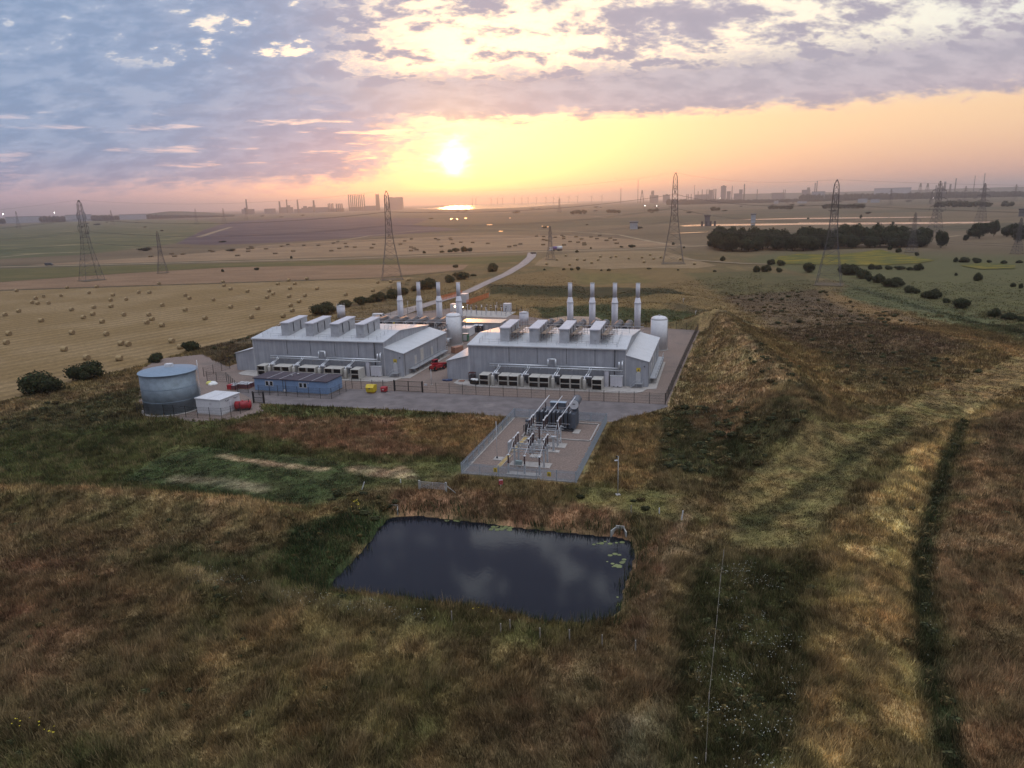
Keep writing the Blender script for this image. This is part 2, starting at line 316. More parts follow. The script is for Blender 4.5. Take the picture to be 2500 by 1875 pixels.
# ground colour zones: (polygon or line in 2212-wide photo pixels, colour, feather or half width in metres, strength)
STRAW, GOLD, BROWN, RED = (.165, .118, .058), (.20, .132, .047), (.098, .068, .040), (.135, .074, .048)
OLIVE, GREEN, DARK, TAN, MOSS = (.070, .062, .026), (.046, .054, .020), (.020, .026, .011), (.21, .155, .105), (.085, .078, .030)
ZONES = [
 ('p', [(-400, 880), (300, 905), (560, 870), (1010, 895), (1000, 1020), (860, 1045), (620, 1110), (300, 1090), (-400, 1060)], (.052, .055, .022), 5, .9),
 ('p', [(560, 905), (1080, 900), (1010, 990), (850, 985), (640, 960), (480, 925)], RED, 4, .75),
 ('p', [(860, 905), (1080, 905), (1010, 985), (880, 960)], (.15, .10, .045), 3, .6),
 ('p', [(330, 985), (480, 960), (760, 1005), (800, 1040), (640, 1105), (430, 1090), (260, 1040)], (.028, .036, .015), 4, .9),
 ('p', [(0, 915), (250, 900), (330, 940), (180, 990), (0, 1000)], (.034, .041, .016), 5, .7),
 ('l', [(480, 985), (540, 1000), (640, 1012), (700, 1018)], TAN, .9, .8),
 ('p', [(755, 1015), (840, 1005), (905, 1015), (890, 1032), (790, 1030)], TAN, 1.5, .75),
 ('l', [(380, 1035), (470, 1045), (560, 1058)], (.14, .12, .085), 1.6, .5),
 ('l', [(-200, 1066), (160, 1077), (420, 1097), (560, 1112), (630, 1100)], (.19, .13, .07), 1.2, .85),
 ('p', [(-400, 1110), (560, 1120), (600, 1250), (400, 1290), (500, 1659), (-400, 1700)], BROWN, 8, .55),
 ('p', [(330, 1180), (560, 1190), (640, 1290), (560, 1330), (420, 1290), (330, 1240)], (.045, .050, .022), 5, .7),
 ('p', [(0, 1200), (180, 1180), (260, 1380), (120, 1480), (-100, 1400)], RED, 8, .45),
 ('p', [(200, 1400), (700, 1350), (1100, 1440), (1000, 1659), (300, 1659)], STRAW, 9, .40),
 ('p', [(0, 1570), (250, 1600), (300, 1700), (-100, 1700)], GREEN, 5, .5),
 ('p', [(840, 1480), (960, 1500), (980, 1600), (860, 1640)], GREEN, 4, .5),
 ('p', [(620, 1140), (800, 1090), (850, 1110), (815, 1150), (740, 1230), (690, 1290), (600, 1265), (580, 1210)], (.022, .032, .013), 2.5, .95),
 ('p', [(840, 1060), (1000, 1055), (1350, 1110), (1390, 1150), (1200, 1140), (990, 1115), (850, 1108)], (.135, .080, .050), 3, .8),
 ('p', [(850, 1108), (1000, 1105), (1370, 1150), (1372, 1170), (1100, 1138), (850, 1118)], (.030, .034, .014), 1.2, .8),
 ('l', [(620, 1290), (760, 1310), (900, 1335), (1060, 1365), (1180, 1380)], (.070, .070, .028), 2.2, .7),
 ('l', [(390, 1248), (520, 1285), (700, 1322), (900, 1352)], (.17, .135, .075), .9, .7),
 ('p', [(1380, 1170), (1480, 1120), (1440, 1280), (1390, 1400), (1340, 1390), (1340, 1335)], (.14, .085, .055), 3, .7),
 ('l', [(1475, 1115), (1455, 1180), (1420, 1290), (1385, 1390)], (.19, .135, .09), .55, .8),
 ('p', [(1240, 1390), (1400, 1380), (1360, 1520), (1280, 1659), (1040, 1659), (1080, 1500)], (.12, .080, .05), 6, .6),
 ('p', [(1330, 900), (1450, 890), (1400, 1060), (1250, 1045), (1320, 960)], (.17, .115, .055), 3, .7),
 ('p', [(1240, 1050), (1440, 1060), (1460, 1130), (1240, 1085)], MOSS, 3, .6),
 ('p', [(1500, 700), (1560, 705), (1700, 830), (1760, 900), (1720, 960), (1600, 1000), (1500, 960), (1460, 880)], (.162, .114, .060), 2.5, .9),
 ('l', [(1515, 720), (1490, 780), (1470, 840), (1450, 890)], (.115, .090, .048), 3.2, .6),
 ('p', [(1430, 890), (1560, 870), (1640, 960), (1560, 1040), (1430, 1000)], (.038, .040, .018), 3, .8),
 ('p', [(1530, 960), (1700, 900), (1720, 960), (1600, 1030)], (.028, .030, .014), 3, .7),
 ('p', [(1480, 890), (1560, 830), (1650, 860), (1640, 930), (1540, 960)], (.155, .095, .055), 2.5, .55),
 ('p', [(1580, 1190), (1560, 1080), (1640, 1010), (1800, 940), (2000, 850), (2212, 770), (2300, 800), (2212, 850), (2000, 930), (1880, 1010), (1800, 1110), (1720, 1200)], (.100, .079, .035), 4, .95),
 ('l', [(1600, 1140), (1720, 1080), (1850, 990), (1960, 910)], (.038, .036, .016), 1.5, .75),
 ('l', [(1560, 1110), (1650, 1110), (1760, 1030), (1930, 930)], (.06, .05, .02), .9, .5),
 ('p', [(1780, 1170), (1860, 1090), (1990, 960), (2130, 850), (2212, 820), (2260, 840), (2120, 920), (2050, 1020), (2010, 1160), (1985, 1400), (2050, 1659), (1690, 1700), (1730, 1400)], (.265, .190, .092), 2., 1.),
 ('p', [(1850, 1400), (1980, 1350), (2030, 1659), (1900, 1659)], (.15, .11, .05), 5, .4),
 ('p', [(2120, 900), (2300, 830), (2400, 1000), (2400, 1700), (2080, 1700), (2040, 1400), (2020, 1180)], (.165, .108, .062), 4, .8),
 ('p', [(2100, 900), (2300, 860), (2300, 1060), (2150, 1000)], (.06, .045, .028), 4, .5),
 ('l', [(2085, 905), (2050, 985), (2015, 1090), (1995, 1230), (2000, 1400), (2030, 1520), (2085, 1700)], (.030, .034, .016), 1.25, .92),
 ('p', [(1500, 1230), (1640, 1200), (1780, 1260), (1740, 1420), (1690, 1700), (1480, 1700), (1490, 1450)], (.048, .048, .021), 4, .85),
 ('l', [(1530, 1190), (1480, 1330), (1470, 1480), (1420, 1659)], (.035, .036, .016), 1.3, .7),
 ('l', [(1500, 1160), (1440, 1330), (1420, 1480), (1380, 1700)], (.15, .105, .06), 1.6, .55),
 ('p', [(1330, 1560), (1440, 1530), (1430, 1700), (1300, 1700)], (.10, .095, .068), 2.5, .5),
 ('l', [(1500, 722), (1474, 785), (1450, 845), (1440, 880)], (.24, .175, .11), .34, .85), ('l', [(1513, 724), (1489, 787), (1466, 847), (1455, 884)], (.24, .175, .11), .34, .85),
 ('p', [(1575, 720), (1640, 760), (1720, 830), (1770, 900), (1740, 920), (1690, 850), (1620, 790)], (.045, .040, .022), 1.5, .75),
 ('l', [(1552, 722), (1600, 770), (1650, 830), (1680, 890)], (.21, .145, .085), 1.3, .6),
 # around and behind the plant
 ('p', [(-200, 900), (0, 870), (300, 805), (520, 755), (640, 690), (820, 640), (900, 690), (560, 800), (330, 900), (0, 930)], (.11, .078, .042), 4, .9),
 ('p', [(0, 905), (310, 830), (330, 905), (100, 940), (-60, 930)], (.042, .040, .020), 4, .8),
 ('p', [(420, 745), (540, 715), (560, 760), (470, 790)], (.055, .042, .028), 4, .8),
 ('p', [(880, 620), (1400, 560), (2212, 700), (2300, 900), (2000, 860), (1760, 900), (1560, 705), (1500, 690), (1000, 690)], (.125, .086, .040), 6, .9),
 ('p', [(1050, 614), (1200, 617), (1450, 624), (1510, 650), (1300, 645), (1060, 638)], (.028, .029, .013), 2.5, .95),
 ('p', [(1150, 664), (1300, 664), (1440, 674), (1540, 697), (1420, 702), (1290, 690), (1180, 694)], (.030, .036, .014), 2.5, .95),
 ('p', [(1420, 660), (1560, 690), (1640, 712), (1560, 716)], (.050, .042, .022), 4, .7),
 ('p', [(1230, 590), (1360, 590), (1420, 610), (1250, 616)], (.095, .083, .030), 8, .6),
 ('p', [(1480, 590), (1640, 585), (1760, 600), (1760, 660), (1560, 640)], (.060, .058, .026), 9, .7),
 ('p', [(1560, 640), (1760, 625), (1980, 690), (2120, 760), (1900, 800), (1680, 730)], (.070, .048, .032), 7, .75),
 ('p', [(1760, 740), (1980, 770), (2120, 800), (1960, 850), (1820, 830)], (.065, .050, .028), 6, .5),
 ('l', [(1800, 640), (1940, 700), (2100, 745), (2300, 790)], (.165, .105, .050), 5, .7),
 ('p', [(1600, 560), (2212, 700), (2400, 720), (2400, 560), (1760, 530)], (.076, .073, .033), 9, .95),
 ('p', [(1820, 640), (2212, 740), (2400, 790), (2400, 730), (2212, 700), (1830, 610)], (.070, .073, .036), 6, .9),
 ('l', [(1850, 622), (2000, 668), (2212, 722), (2350, 760)], (.020, .026, .011), 2.5, .6),
]
def zone_world():
    out = []
    for k, pts, c, w, s in ZONES: out.append((k, gp(*pts), np.array(c), w, s))
    return out
ZW = zone_world()
def ground_col(x, y):
    r = np.hypot(x, y); big = fbm(x, y, 1/14., 4); mid = fbm(x+90, y-40, 1/3.5, 3)
    c = np.empty((x.size, 3)); c[:] = (.095, .070, .036)
    # natural mottling of dry and green growth
    g = sst(big, .48, .66)[:, None]; c = c*(1-g*.6)+np.array(OLIVE)*g*.6
    t = sst(fbm(x-200, y+30, 1/9., 4), .52, .68)[:, None]; c = c*(1-t*.5)+np.array(STRAW)*t*.5
    wx = x+(fbm(x, y, 1/5., 3)-.5)*5; wy = y+(fbm(x+70, y+70, 1/5., 3)-.5)*5
    nearm = r < 900
    for k, P, col, w, s in ZW:
        P_ = np.array(P); lo, hi = P_.min(0)-w*3-6, P_.max(0)+w*3+6
        i = np.nonzero(nearm & (x > lo[0]) & (x < hi[0]) & (y > lo[1]) & (y < hi[1]))[0]
        if not i.size: continue
        f = sst(sdist(wx[i], wy[i], P), w*.45, -w*.5) if k == 'p' else sst(seg_dist(x[i]+(wx[i]-x[i])*.25, y[i]+(wy[i]-y[i])*.25, P), w*1.6, w*.3)
        f = (f*min(1., s*1.12)*(.80+.45*mid[i]))[:, None].clip(0, 1); c[i] = c[i]*(1-f)+col*f
    m2 = sst(fbm(x+13, y+5, 1/1.1, 3), .30, .70); m3 = sst(fbm(x-31, y+45, 1/4.5, 3), .32, .68)
    fz = sst(r, 330, 170); m2 = .45+(m2-.45)*fz; m3 = .5+(m3-.5)*sst(r, 520, 260)
    c *= (.60+.85*m2)[:, None]*(.82+.38*m3)[:, None]*(1.10+.46*fz)[:, None]
    gr = (fbm(x+400, y-220, 1/2.6, 3)-.5)[:, None]; c *= 1+gr*fz[:, None]*np.array((-.28, .10, -.05))
    return c*np.array((1.02, 1.0, .86))

def ladder(a, fine, z0, z1, grow, end):
    xs = list(np.arange(z0, z1, fine)); st = fine; v = z1
    while v < end: xs.append(v); st *= grow; v += st
    xs.append(end); return xs
xp = ladder(0, .7, 0, 135, 1.045, 26000); gx = np.array([-q for q in xp[:0:-1]]+xp)
gy = np.array([-3000, -1500, -800, -400, -200, -100, -50, -20, 0, 10, 20, 28]+ladder(0, .65, 34, 235, 1.028, 26000))
X, Y = np.meshgrid(gx, gy); xf, yf = X.ravel(), Y.ravel(); zf = height(xf, yf)
nx, ny = len(gx), len(gy)
idx = np.arange(nx*ny).reshape(ny, nx)
quads = np.stack([idx[:-1, :-1], idx[:-1, 1:], idx[1:, 1:], idx[1:, :-1]], -1).reshape(-1, 4)
def np_mesh(name, verts, faces, m, col=None, smooth=False):
    k = faces.shape[1]; me = bpy.data.meshes.new(name)
    me.vertices.add(len(verts)); me.vertices.foreach_set('co', np.ascontiguousarray(verts, np.float32).ravel())
    me.loops.add(faces.size); me.loops.foreach_set('vertex_index', faces.astype(np.int32).ravel())
    me.polygons.add(len(faces)); me.polygons.foreach_set('loop_start', np.arange(0, faces.size, k, dtype=np.int32))
    me.polygons.foreach_set('use_smooth', np.full(len(faces), smooth))
    if col is not None:
        a = me.color_attributes.new('tint', 'FLOAT_COLOR', 'POINT'); a.data.foreach_set('color', np.c_[col, np.ones(len(col))].astype(np.float32).ravel())
    me.materials.append(m); me.update(calc_edges=True); me.validate()
    o = bpy.data.objects.new(name, me); COL.objects.link(o); return o

def tint_mat(name, bump=.0, rough=.9, nscale=2.2, trans=False):
    m = bpy.data.materials.new(name); m.use_nodes = True; t = m.node_tree; n = NB(t); p = t.nodes['Principled BSDF']
    a = n.n('ShaderNodeAttribute', attribute_name='tint').outputs['Color']
    co = n.n('ShaderNodeNewGeometry').outputs['Position']
    if bump:
        f = n.noise(co, nscale, 6, .7); k = n.sm(f, .25, .75, .55, 1.45); a = n.mix(1., a, n.xyz(k, k, k), 'MULTIPLY')
        bp = n.n('ShaderNodeBump'); t.links.new(f, bp.inputs['Height']); bp.inputs['Distance'].default_value = bump; t.links.new(bp.outputs[0], p.inputs['Normal'])
    t.links.new(a, p.inputs['Base Color']); p.inputs['Roughness'].default_value = rough; p.inputs['Specular IOR Level'].default_value = .15
    MATS[name] = m; return m
M_GROUND = tint_mat('ground_soil_and_grass', bump=.25)
M_BLADE = tint_mat('grass_blades')
gcol = ground_col(xf, yf)
# the far plain: muted farmland patchwork under the haze
fr = np.hypot(xf, yf); ff = sst(fr, 480, 620)[:, None]
patch = fbm(xf*.35, yf, 1/260., 4); fc = np.where((patch > .52)[:, None], np.array((.080, .066, .036)), np.array((.118, .085, .048)))
fc = fc*(.7+.6*fbm(xf*.3, yf, 1/60., 4))[:, None]; gcol = gcol*(1-ff)+fc*ff
ground = np_mesh('ground', np.c_[xf, yf, zf], quads, M_GROUND, gcol, True); tag(ground, kind='structure')

# ---------------------------------------------------------------- ground sheets: yard, roads, fields, water
def sheet(name, pts, z, m, kind='structure'):
    mb = MB(); mb.add([(p[0], p[1], z) for p in pts], [tuple(range(len(pts)))])
    o = mb.build(name, m)
    if o.data.polygons[0].normal.z < 0: o.data.flip_normals()
    return tag(o, kind=kind)
def strip_pts(pts, w):
    P = [np.array(p, float) for p in pts]; L, R = [], []
    for i, p in enumerate(P):
        d = P[min(i+1, len(P)-1)]-P[max(i-1, 0)]; d /= np.linalg.norm(d); n = np.array([-d[1], d[0]]); ww = w[i] if isinstance(w, (list, tuple)) else w
        L.append(p+n*ww/2); R.append(p-n*ww/2)
    return L, R
def strip(name, pts, w, z, m):
    L, R = strip_pts(pts, w); n = len(L); mb = MB()
    mb.add([(p[0], p[1], z) for p in L+R], [(i, n+i, n+i+1, i+1) for i in range(n-1)])
    return tag(mb.build(name, m), kind='structure')
def field_mat(name, c1, c2, stretch=(1, 1), scale=.02, rows=None, lo=.42, hi=.60, c3=None):
    m = bpy.data.materials.new(name); m.use_nodes = True; t = m.node_tree; n = NB(t); p = t.nodes['Principled BSDF']
    co = n.n('ShaderNodeTexCoord').outputs['Object']
    mp = n.n('ShaderNodeMapping'); t.links.new(co, mp.inputs[0]); mp.inputs['Scale'].default_value = (stretch[0], stretch[1], 1)
    f = n.noise(mp.outputs[0], scale, 7, .62); c = n.mix(n.sm(f, lo, hi), c1, c2)
    g = n.noise(co, .9, 4, .7); k = n.sm(g, .25, .75, .72, 1.28); c = n.mix(1., c, n.xyz(k, k, k), 'MULTIPLY')
    if c3: c = n.mix(n.sm(n.noise(mp.outputs[0], scale*2.3, 5, .6), .56, .66), c, c3)
    if rows:
        mr = n.n('ShaderNodeMapping'); t.links.new(co, mr.inputs[0]); mr.inputs['Rotation'].default_value = (0, 0, -rows[0])
        x, y, z = n.sep(mr.outputs[0]); y = n.m('ADD', y, n.m('MULTIPLY', n.m('SUBTRACT', n.noise(co, .03, 3), .5), 3.))
        s = n.m('SINE', n.m('MULTIPLY', y, 2*math.pi/rows[1])); s2 = n.noise(n.xyz(n.m('MULTIPLY', x, .012), n.m('MULTIPLY', y, .35), 0.), 1., 3, .6)
        k = n.m('ADD', 1., n.m('ADD', n.m('MULTIPLY', s, rows[2]), n.m('MULTIPLY', n.m('SUBTRACT', s2, .5), .55))); c = n.mix(1., c, n.xyz(k, k, k), 'MULTIPLY')
    t.links.new(c, p.inputs['Base Color']); p.inputs['Roughness'].default_value = .95; p.inputs['Specular IOR Level'].default_value = .1
    return m
def water_mat(name, wave, rough=.03, base=(.008, .010, .014)):
    m = bpy.data.materials.new(name); m.use_nodes = True; t = m.node_tree; n = NB(t); p = t.nodes['Principled BSDF']
    p.inputs['Base Color'].default_value = (*base, 1); p.inputs['Roughness'].default_value = rough; p.inputs['IOR'].default_value = 1.33
    co = n.n('ShaderNodeTexCoord').outputs['Object']; h = n.noise(co, 2.4, 4, .55)
    bp = n.n('ShaderNodeBump'); t.links.new(h, bp.inputs['Height']); bp.inputs['Distance'].default_value = wave; t.links.new(bp.outputs[0], p.inputs['Normal'])
    return m
zs = lambda X0, Y0, k: (lambda *q: [(X0+a*k, Y0+c*k) for a, c in q])       # zoomed crop -> photo pixels
gs = lambda pts: [tuple(G(*q)) for q in pts]
Z5, Z6, Z7, Z8, Z9 = zs(0, 420, .36166), zs(700, 420, .36166), zs(1450, 400, .24864), zs(1950, 400, .2532), zs(1200, 560, .24864)

M_GRAVEL = mat('pink_gravel', (.178, .132, .108), .95, var=.30, vscale=3.5, bump=.04, bscale=14, dirt=((.10, .085, .075), .12, .50, .55))
M_APRON = mat('worn_tarmac', (.125, .107, .104), .9, var=.22, vscale=.35, bump=.02, bscale=6, dirt=((.26, .22, .20), .16, .54, .45))
M_CONC = mat('pale_concrete', (.33, .305, .28), .9, var=.15, vscale=.9)
M_DIRT = mat('gravel_track', (.25, .21, .19), .95, var=.2, vscale=.3)
sheet('gravel_yard', YARD, .02, M_GRAVEL)
sheet('access_road', APRON, .03, M_APRON)
sheet('compound_gravel', [PL(.1, .1, O3), PL(17.8, .1, O3), PL(17.8, 29.9, O3), PL(.1, 29.9, O3)], .035, M_GRAVEL)
sheet('tank_base_gravel', TPAD, .015, M_GRAVEL)
M_POND = water_mat('pond_water', .003)
# a little larger than the hollow: the banks rise through its edge
pc = np.mean(POND, 0); sheet('pond_water', [tuple(pc+(np.array(p)-pc)*1.12) for p in POND], WZ, M_POND)
M_SEA = water_mat('lagoon_water', .03, .22, (.02, .02, .022))
M_MARSH = water_mat('marsh_pool', .01, .05)
sheet('lagoon_water', gs(Z6((858, 246), (960, 251), (1080, 253), (1250, 251), (1450, 245), (1600, 238), (1850, 220), (2030, 207), (1500, 214), (1100, 226), (1060, 238))), .5, M_SEA)
sheet('reservoir_water', gs(Z7((836, 609), (950, 598), (1150, 593), (1600, 589), (2000, 584))+Z8((0, 568), (700, 566), (1400, 562), (1860, 557), (1905, 568), (1500, 577), (700, 583), (0, 587))+Z7((1700, 604), (1200, 610), (900, 615))), .08, M_MARSH)
sheet('far_reservoir_water', gs(Z7((1405, 551), (1560, 544))+Z8((0, 522), (600, 517), (1330, 510), (1335, 515), (600, 525), (0, 532))), .08, M_MARSH)
sheet('marsh_pool', gs(Z7((735, 682), (900, 675), (1120, 667), (1118, 671), (900, 681))), .08, M_MARSH)
for cx, cy, w in ((1109, 318, 7), (1208, 310, 12), (1370, 356, 22), (1445, 400, 16), (1150, 318, 8), (1725, 366, 5), (1762, 370, 6), (1507, 310, 5)):
    sheet('marsh_pool', gs(Z6(*[(cx+w*math.cos(a), cy+3.2*math.sin(a)) for a in np.linspace(0, 5.8, 10)])), .08, M_MARSH)
sheet('bank_pond_water', [tuple(GD(*q)) for q in ((1180, 689), (1220, 683), (1285, 684), (1300, 690), (1270, 699), (1190, 700))], -.02, M_MARSH)
rowdir = math.atan2(*(G(470, 900)-G(40, 1000))[::-1])
FIELD = [tuple(GD(*q)) for q in ((-420, 985), (0, 868), (150, 828), (310, 788), (420, 755), (530, 728), (640, 690), (800, 640), (850, 612), (900, 600), (870, 599), (820, 601), (460, 613), (0, 628), (-420, 640))]
sheet('stubble_field', FIELD, .03, field_mat('stubble', (.180, .122, .055), (.215, .150, .075), (1, 1), .03, (rowdir, 5.2, .13)))
sheet('fallow_strip', [tuple(GD(*q)) for q in ((-400, 638), (-200, 631), (0, 626.5), (460, 611.5), (820, 599.5), (1000, 583), (1012, 572), (800, 572), (490, 578), (270, 591), (0, 610), (-400, 622))], .06, field_mat('fallow', (.178, .112, .066), (.212, .136, .080), (1, 2), .03))
sheet('grass_strip', [tuple(GD(*q)) for q in ((-400, 596), (0, 580.5), (708, 563), (1000, 556), (1142, 551), (1125, 565), (1040, 571.5), (800, 571.5), (490, 577.5), (270, 590), (0, 609), (-400, 621))], .06, field_mat('grass_strip', (.078, .072, .026), (.112, .092, .038), (1, 3), .02, lo=.4, hi=.65))
M_TRACK = field_mat('pale_track', (.29, .22, .14), (.21, .165, .11), (1, 1), .05)
strip('farm_road', [GD(*q) for q in ((-500, 590), (0, 577), (300, 570), (708, 560), (950, 551), (1147, 544), (1327, 539.5), (1440, 535), (1540, 530.5), (1640, 524), (1760, 517))], 7., .10, M_TRACK)
strip('access_track', [GD(*q) for q in ((1150, 546), (1147, 556), (1130, 571), (1095, 592), (1050, 612), (1015, 629), (985, 640), (930, 656), (880, 671), (845, 683), (800, 697))], [7., 6.5, 6., 5.5, 5, 5, 5, 5.5, 8, 9, 9], .20, M_DIRT)
sheet('far_stubble_field', [tuple(GD(*q)) for q in ((60, 573), (300, 557), (440, 546), (560, 531), (700, 521), (900, 513), (1060, 507), (1210, 508), (1340, 515), (1440, 525), (1500, 530), (1330, 536.5), (1150, 541), (950, 547.5), (700, 556), (400, 565), (100, 573))], .06, field_mat('far_stubble', (.190, .128, .075), (.235, .160, .095), (1, 2), .015))
sheet('right_stubble_field', gs(Z9((420, 355), (470, 300), (560, 255), (1000, 222), (1400, 212), (1700, 216), (1900, 270), (2212, 358), (2000, 385), (1500, 378), (1100, 395), (760, 382))), .10, field_mat('right_stubble', (.175, .122, .065), (.215, .152, .084), (1, 1), .02, (.4, 9., .05)))
sheet('moorland', [tuple(GD(*q)) for q in ((380, 527), (440, 497), (500, 479), (620, 471), (780, 469), (930, 472), (890, 486), (1000, 496), (830, 509), (700, 518), (560, 526), (450, 529))], .06, field_mat('moor', (.062, .045, .050), (.110, .082, .080), (1, 3), .006, lo=.4, hi=.65))
sheet('rough_pasture', [tuple(GD(*q)) for q in ((-700, 500), (0, 490), (120, 480), (300, 475), (440, 476), (478, 484), (430, 500), (382, 525), (300, 537), (180, 550), (0, 560), (-700, 590))], .06, field_mat('rough_pasture', (.060, .070, .032), (.100, .092, .042), (1, 4), .004, lo=.4, hi=.62, c3=(.24, .19, .10)))
sheet('flower_meadow', gs(Z8((-260, 965), (-200, 900), (0, 872), (380, 882), (640, 850), (780, 828), (900, 860), (1100, 895), (1310, 935), (1150, 962), (700, 985), (300, 975))), .30, field_mat('flower_meadow', (.075, .080, .022), (.185, .135, .018), (1, 2.2), .06, lo=.44, hi=.60))
sheet('flower_patch', gs(Z8((1560, 985), (1750, 960), (2090, 975), (2080, 1015), (1750, 1020))), .30, field_mat('flower_patch', (.070, .075, .024), (.15, .115, .02), (1, 2), .07, lo=.46, hi=.6))
for pts, w in (((( 0, 1350), (800, 1275), (1800, 1110), (2600, 950)), 0),):
    pass
strip('field_track', gs(Z6((330, 470), (560, 430), (900, 395), (1250, 382), (1600, 390), (1900, 402), (2212, 420))), 5., .10, M_TRACK)
strip('field_track', gs(Z7((0, 686), (250, 697), (400, 730), (560, 762), (690, 783), (900, 806), (1150, 798), (1400, 770))), 5., .10, M_TRACK)
strip('field_track', gs(Z7((880, 935), (1000, 950), (1200, 965), (1450, 982), (1700, 990))), 4., .35, M_TRACK)
for Z_, pts, w in ((Z6, ((0, 330), (180, 324), (420, 318)), 7), (Z6, ((1330, 378), (1600, 384), (1760, 388)), 5), (Z7, ((0, 515), (60, 522), (120, 530)), 6), (Z7, ((840, 492), (950, 497), (1180, 508)), 5), (Z8, ((1240, 590), (1500, 572), (1800, 590)), 6), (Z8, ((1440, 705), (1560, 690), (1680, 700)), 5), (Z5, ((0, 575), (300, 548), (620, 540)), 7), (Z5, ((620, 385), (800, 372), (1000, 376)), 9), (Z5, ((1340, 440), (1480, 395), (1560, 372)), 10)):
    strip('field_track', gs(Z_(*pts)), w, .13, M_TRACK)
strip('drainage_ditch', [GD(*q) for q in ((-400, 639.5), (0, 628), (460, 613), (820, 601), (1000, 585))], 2.2, .12, mat('ditch_weeds', (.060, .045, .022), .95, var=.4, vscale=.2))

# ---------------------------------------------------------------- grass and other ground cover
NOGRASS = [(BPOND, 0.), (YARD, .3), (COMP, .25), (APRON, .2), (TPAD, -.5)]
TRACKW = [tuple(GD(*q)) for q in ((1150, 546), (1095, 592), (1050, 612), (1015, 629), (930, 656), (880, 671), (800, 697))]
def scatter(n, y0, y1):
    y = np.sqrt(rng.uniform(y0*y0, y1*y1, n)); x = rng.uniform(-1, 1, n)*(.88*y+16); return x, y
NO2 = gp((1290, 642), (1520, 600), (1640, 590), (1420, 545), (1140, 540), (1180, 580), (1230, 600)); NO3 = gp((1650, 625), (1700, 605), (2100, 610), (2120, 570), (1900, 560), (1640, 590))
def allowed(x, y):
    ok = sdist(x, y, POND) > .4
    for P, dd in NOGRASS: ok &= sdist(x, y, P) > dd
    ok &= ~inside(x, y, FIELD); fr_ = np.hypot(x, y) > 270; ok &= ~(fr_ & inside(x, y, FIELD_FLAT)) & ~(fr_ & inside(x, y, NO2)) & ~(fr_ & inside(x, y, NO3)); ok &= seg_dist(x, y, TRACKW) > 4
    return ok
LOW = [gp((1580, 1190), (1560, 1080), (1640, 1010), (1800, 940), (2000, 850), (2212, 770), (2300, 800), (2000, 930), (1880, 1010), (1800, 1110), (1720, 1200)), gp((380, 960), (760, 1000), (1000, 1000), (980, 1040), (640, 1100), (260, 1040)), gp((1250, 1050), (1440, 1060), (1540, 1120), (1460, 1130), (1240, 1085))]
def blades(name, x, y, hmin, hmax, w, col, per=3, lean=.27, spread=.16, va=1.):
    n = x.size; z = height(x, y)
    X = np.repeat(x, per)+rng.normal(0, spread, n*per); Y = np.repeat(y, per)+rng.normal(0, spread, n*per); Z = np.repeat(z, per)-.03
    hh = np.repeat(rng.uniform(hmin, hmax, n) if np.isscalar(hmin) else hmin+(hmax-hmin)*rng.random(n), per)*rng.uniform(.6, 1.15, n*per)
    a = rng.uniform(0, 2*math.pi, n*per); ww = (w if np.isscalar(w) else np.repeat(w, per))*rng.uniform(.6, 1.3, n*per)
    la = np.repeat(fbm(x, y, 1/6., 2)*9., per)+rng.normal(0, 1.2, n*per); lm = hh*np.abs(rng.normal(lean, .2, n*per))
    v = np.empty((n*per, 3, 3)); ux, uy = np.cos(a)*ww, np.sin(a)*ww
    v[:, 0] = np.c_[X-ux, Y-uy, Z]; v[:, 1] = np.c_[X+ux, Y+uy, Z]; v[:, 2] = np.c_[X+np.cos(la)*lm, Y+np.sin(la)*lm, Z+hh]
    c = np.repeat(col*rng.uniform(1-.28*va, 1+.32*va, (n, 1)), per, 0)*rng.uniform(1-.45*va, 1+.55*va, (n*per, 1))
    dry = rng.random(n*per) < .14; c[dry] = c[dry]*.4+np.array(STRAW)*.75
    return v.reshape(-1, 3), np.arange(n*per*3).reshape(-1, 3), np.repeat(c, 3, 0)
VV, FF_, CC = [], [], []
for n, y0, y1, h0, h1, w in ((250000, 40, 74, .22, .62, .035), (270000, 74, 130, .25, .68, .05), (185000, 130, 215, .3, .75, .09), (150000, 215, 450, .18, .45, .16)):
    x, y = scatter(n, y0, y1); k = allowed(x, y); x, y = x[k], y[k]
    if y0 > 200: k = rng.random(x.size) > sst(np.hypot(x, y), 240, 440); x, y = x[k], y[k]
    tall = .45+1.1*fbm(x-30, y+11, 1/5., 3)
    for P in LOW: tall = np.where(inside(x, y, P), tall*.38, tall)
    c = ground_col(x, y)
    dark = (c.sum(1) < .12); tall = np.where(dark, tall*1.15, tall)
    v, f, cc = blades('g', x, y, h0*tall, h1*tall, w, c*(1.25 if y0 > 200 else 1.), va=.35 if y0 > 200 else 1., spread=.5 if y0 > 200 else .16)
    FF_.append(f+sum(len(q) for q in VV)); VV.append(v); CC.append(cc)
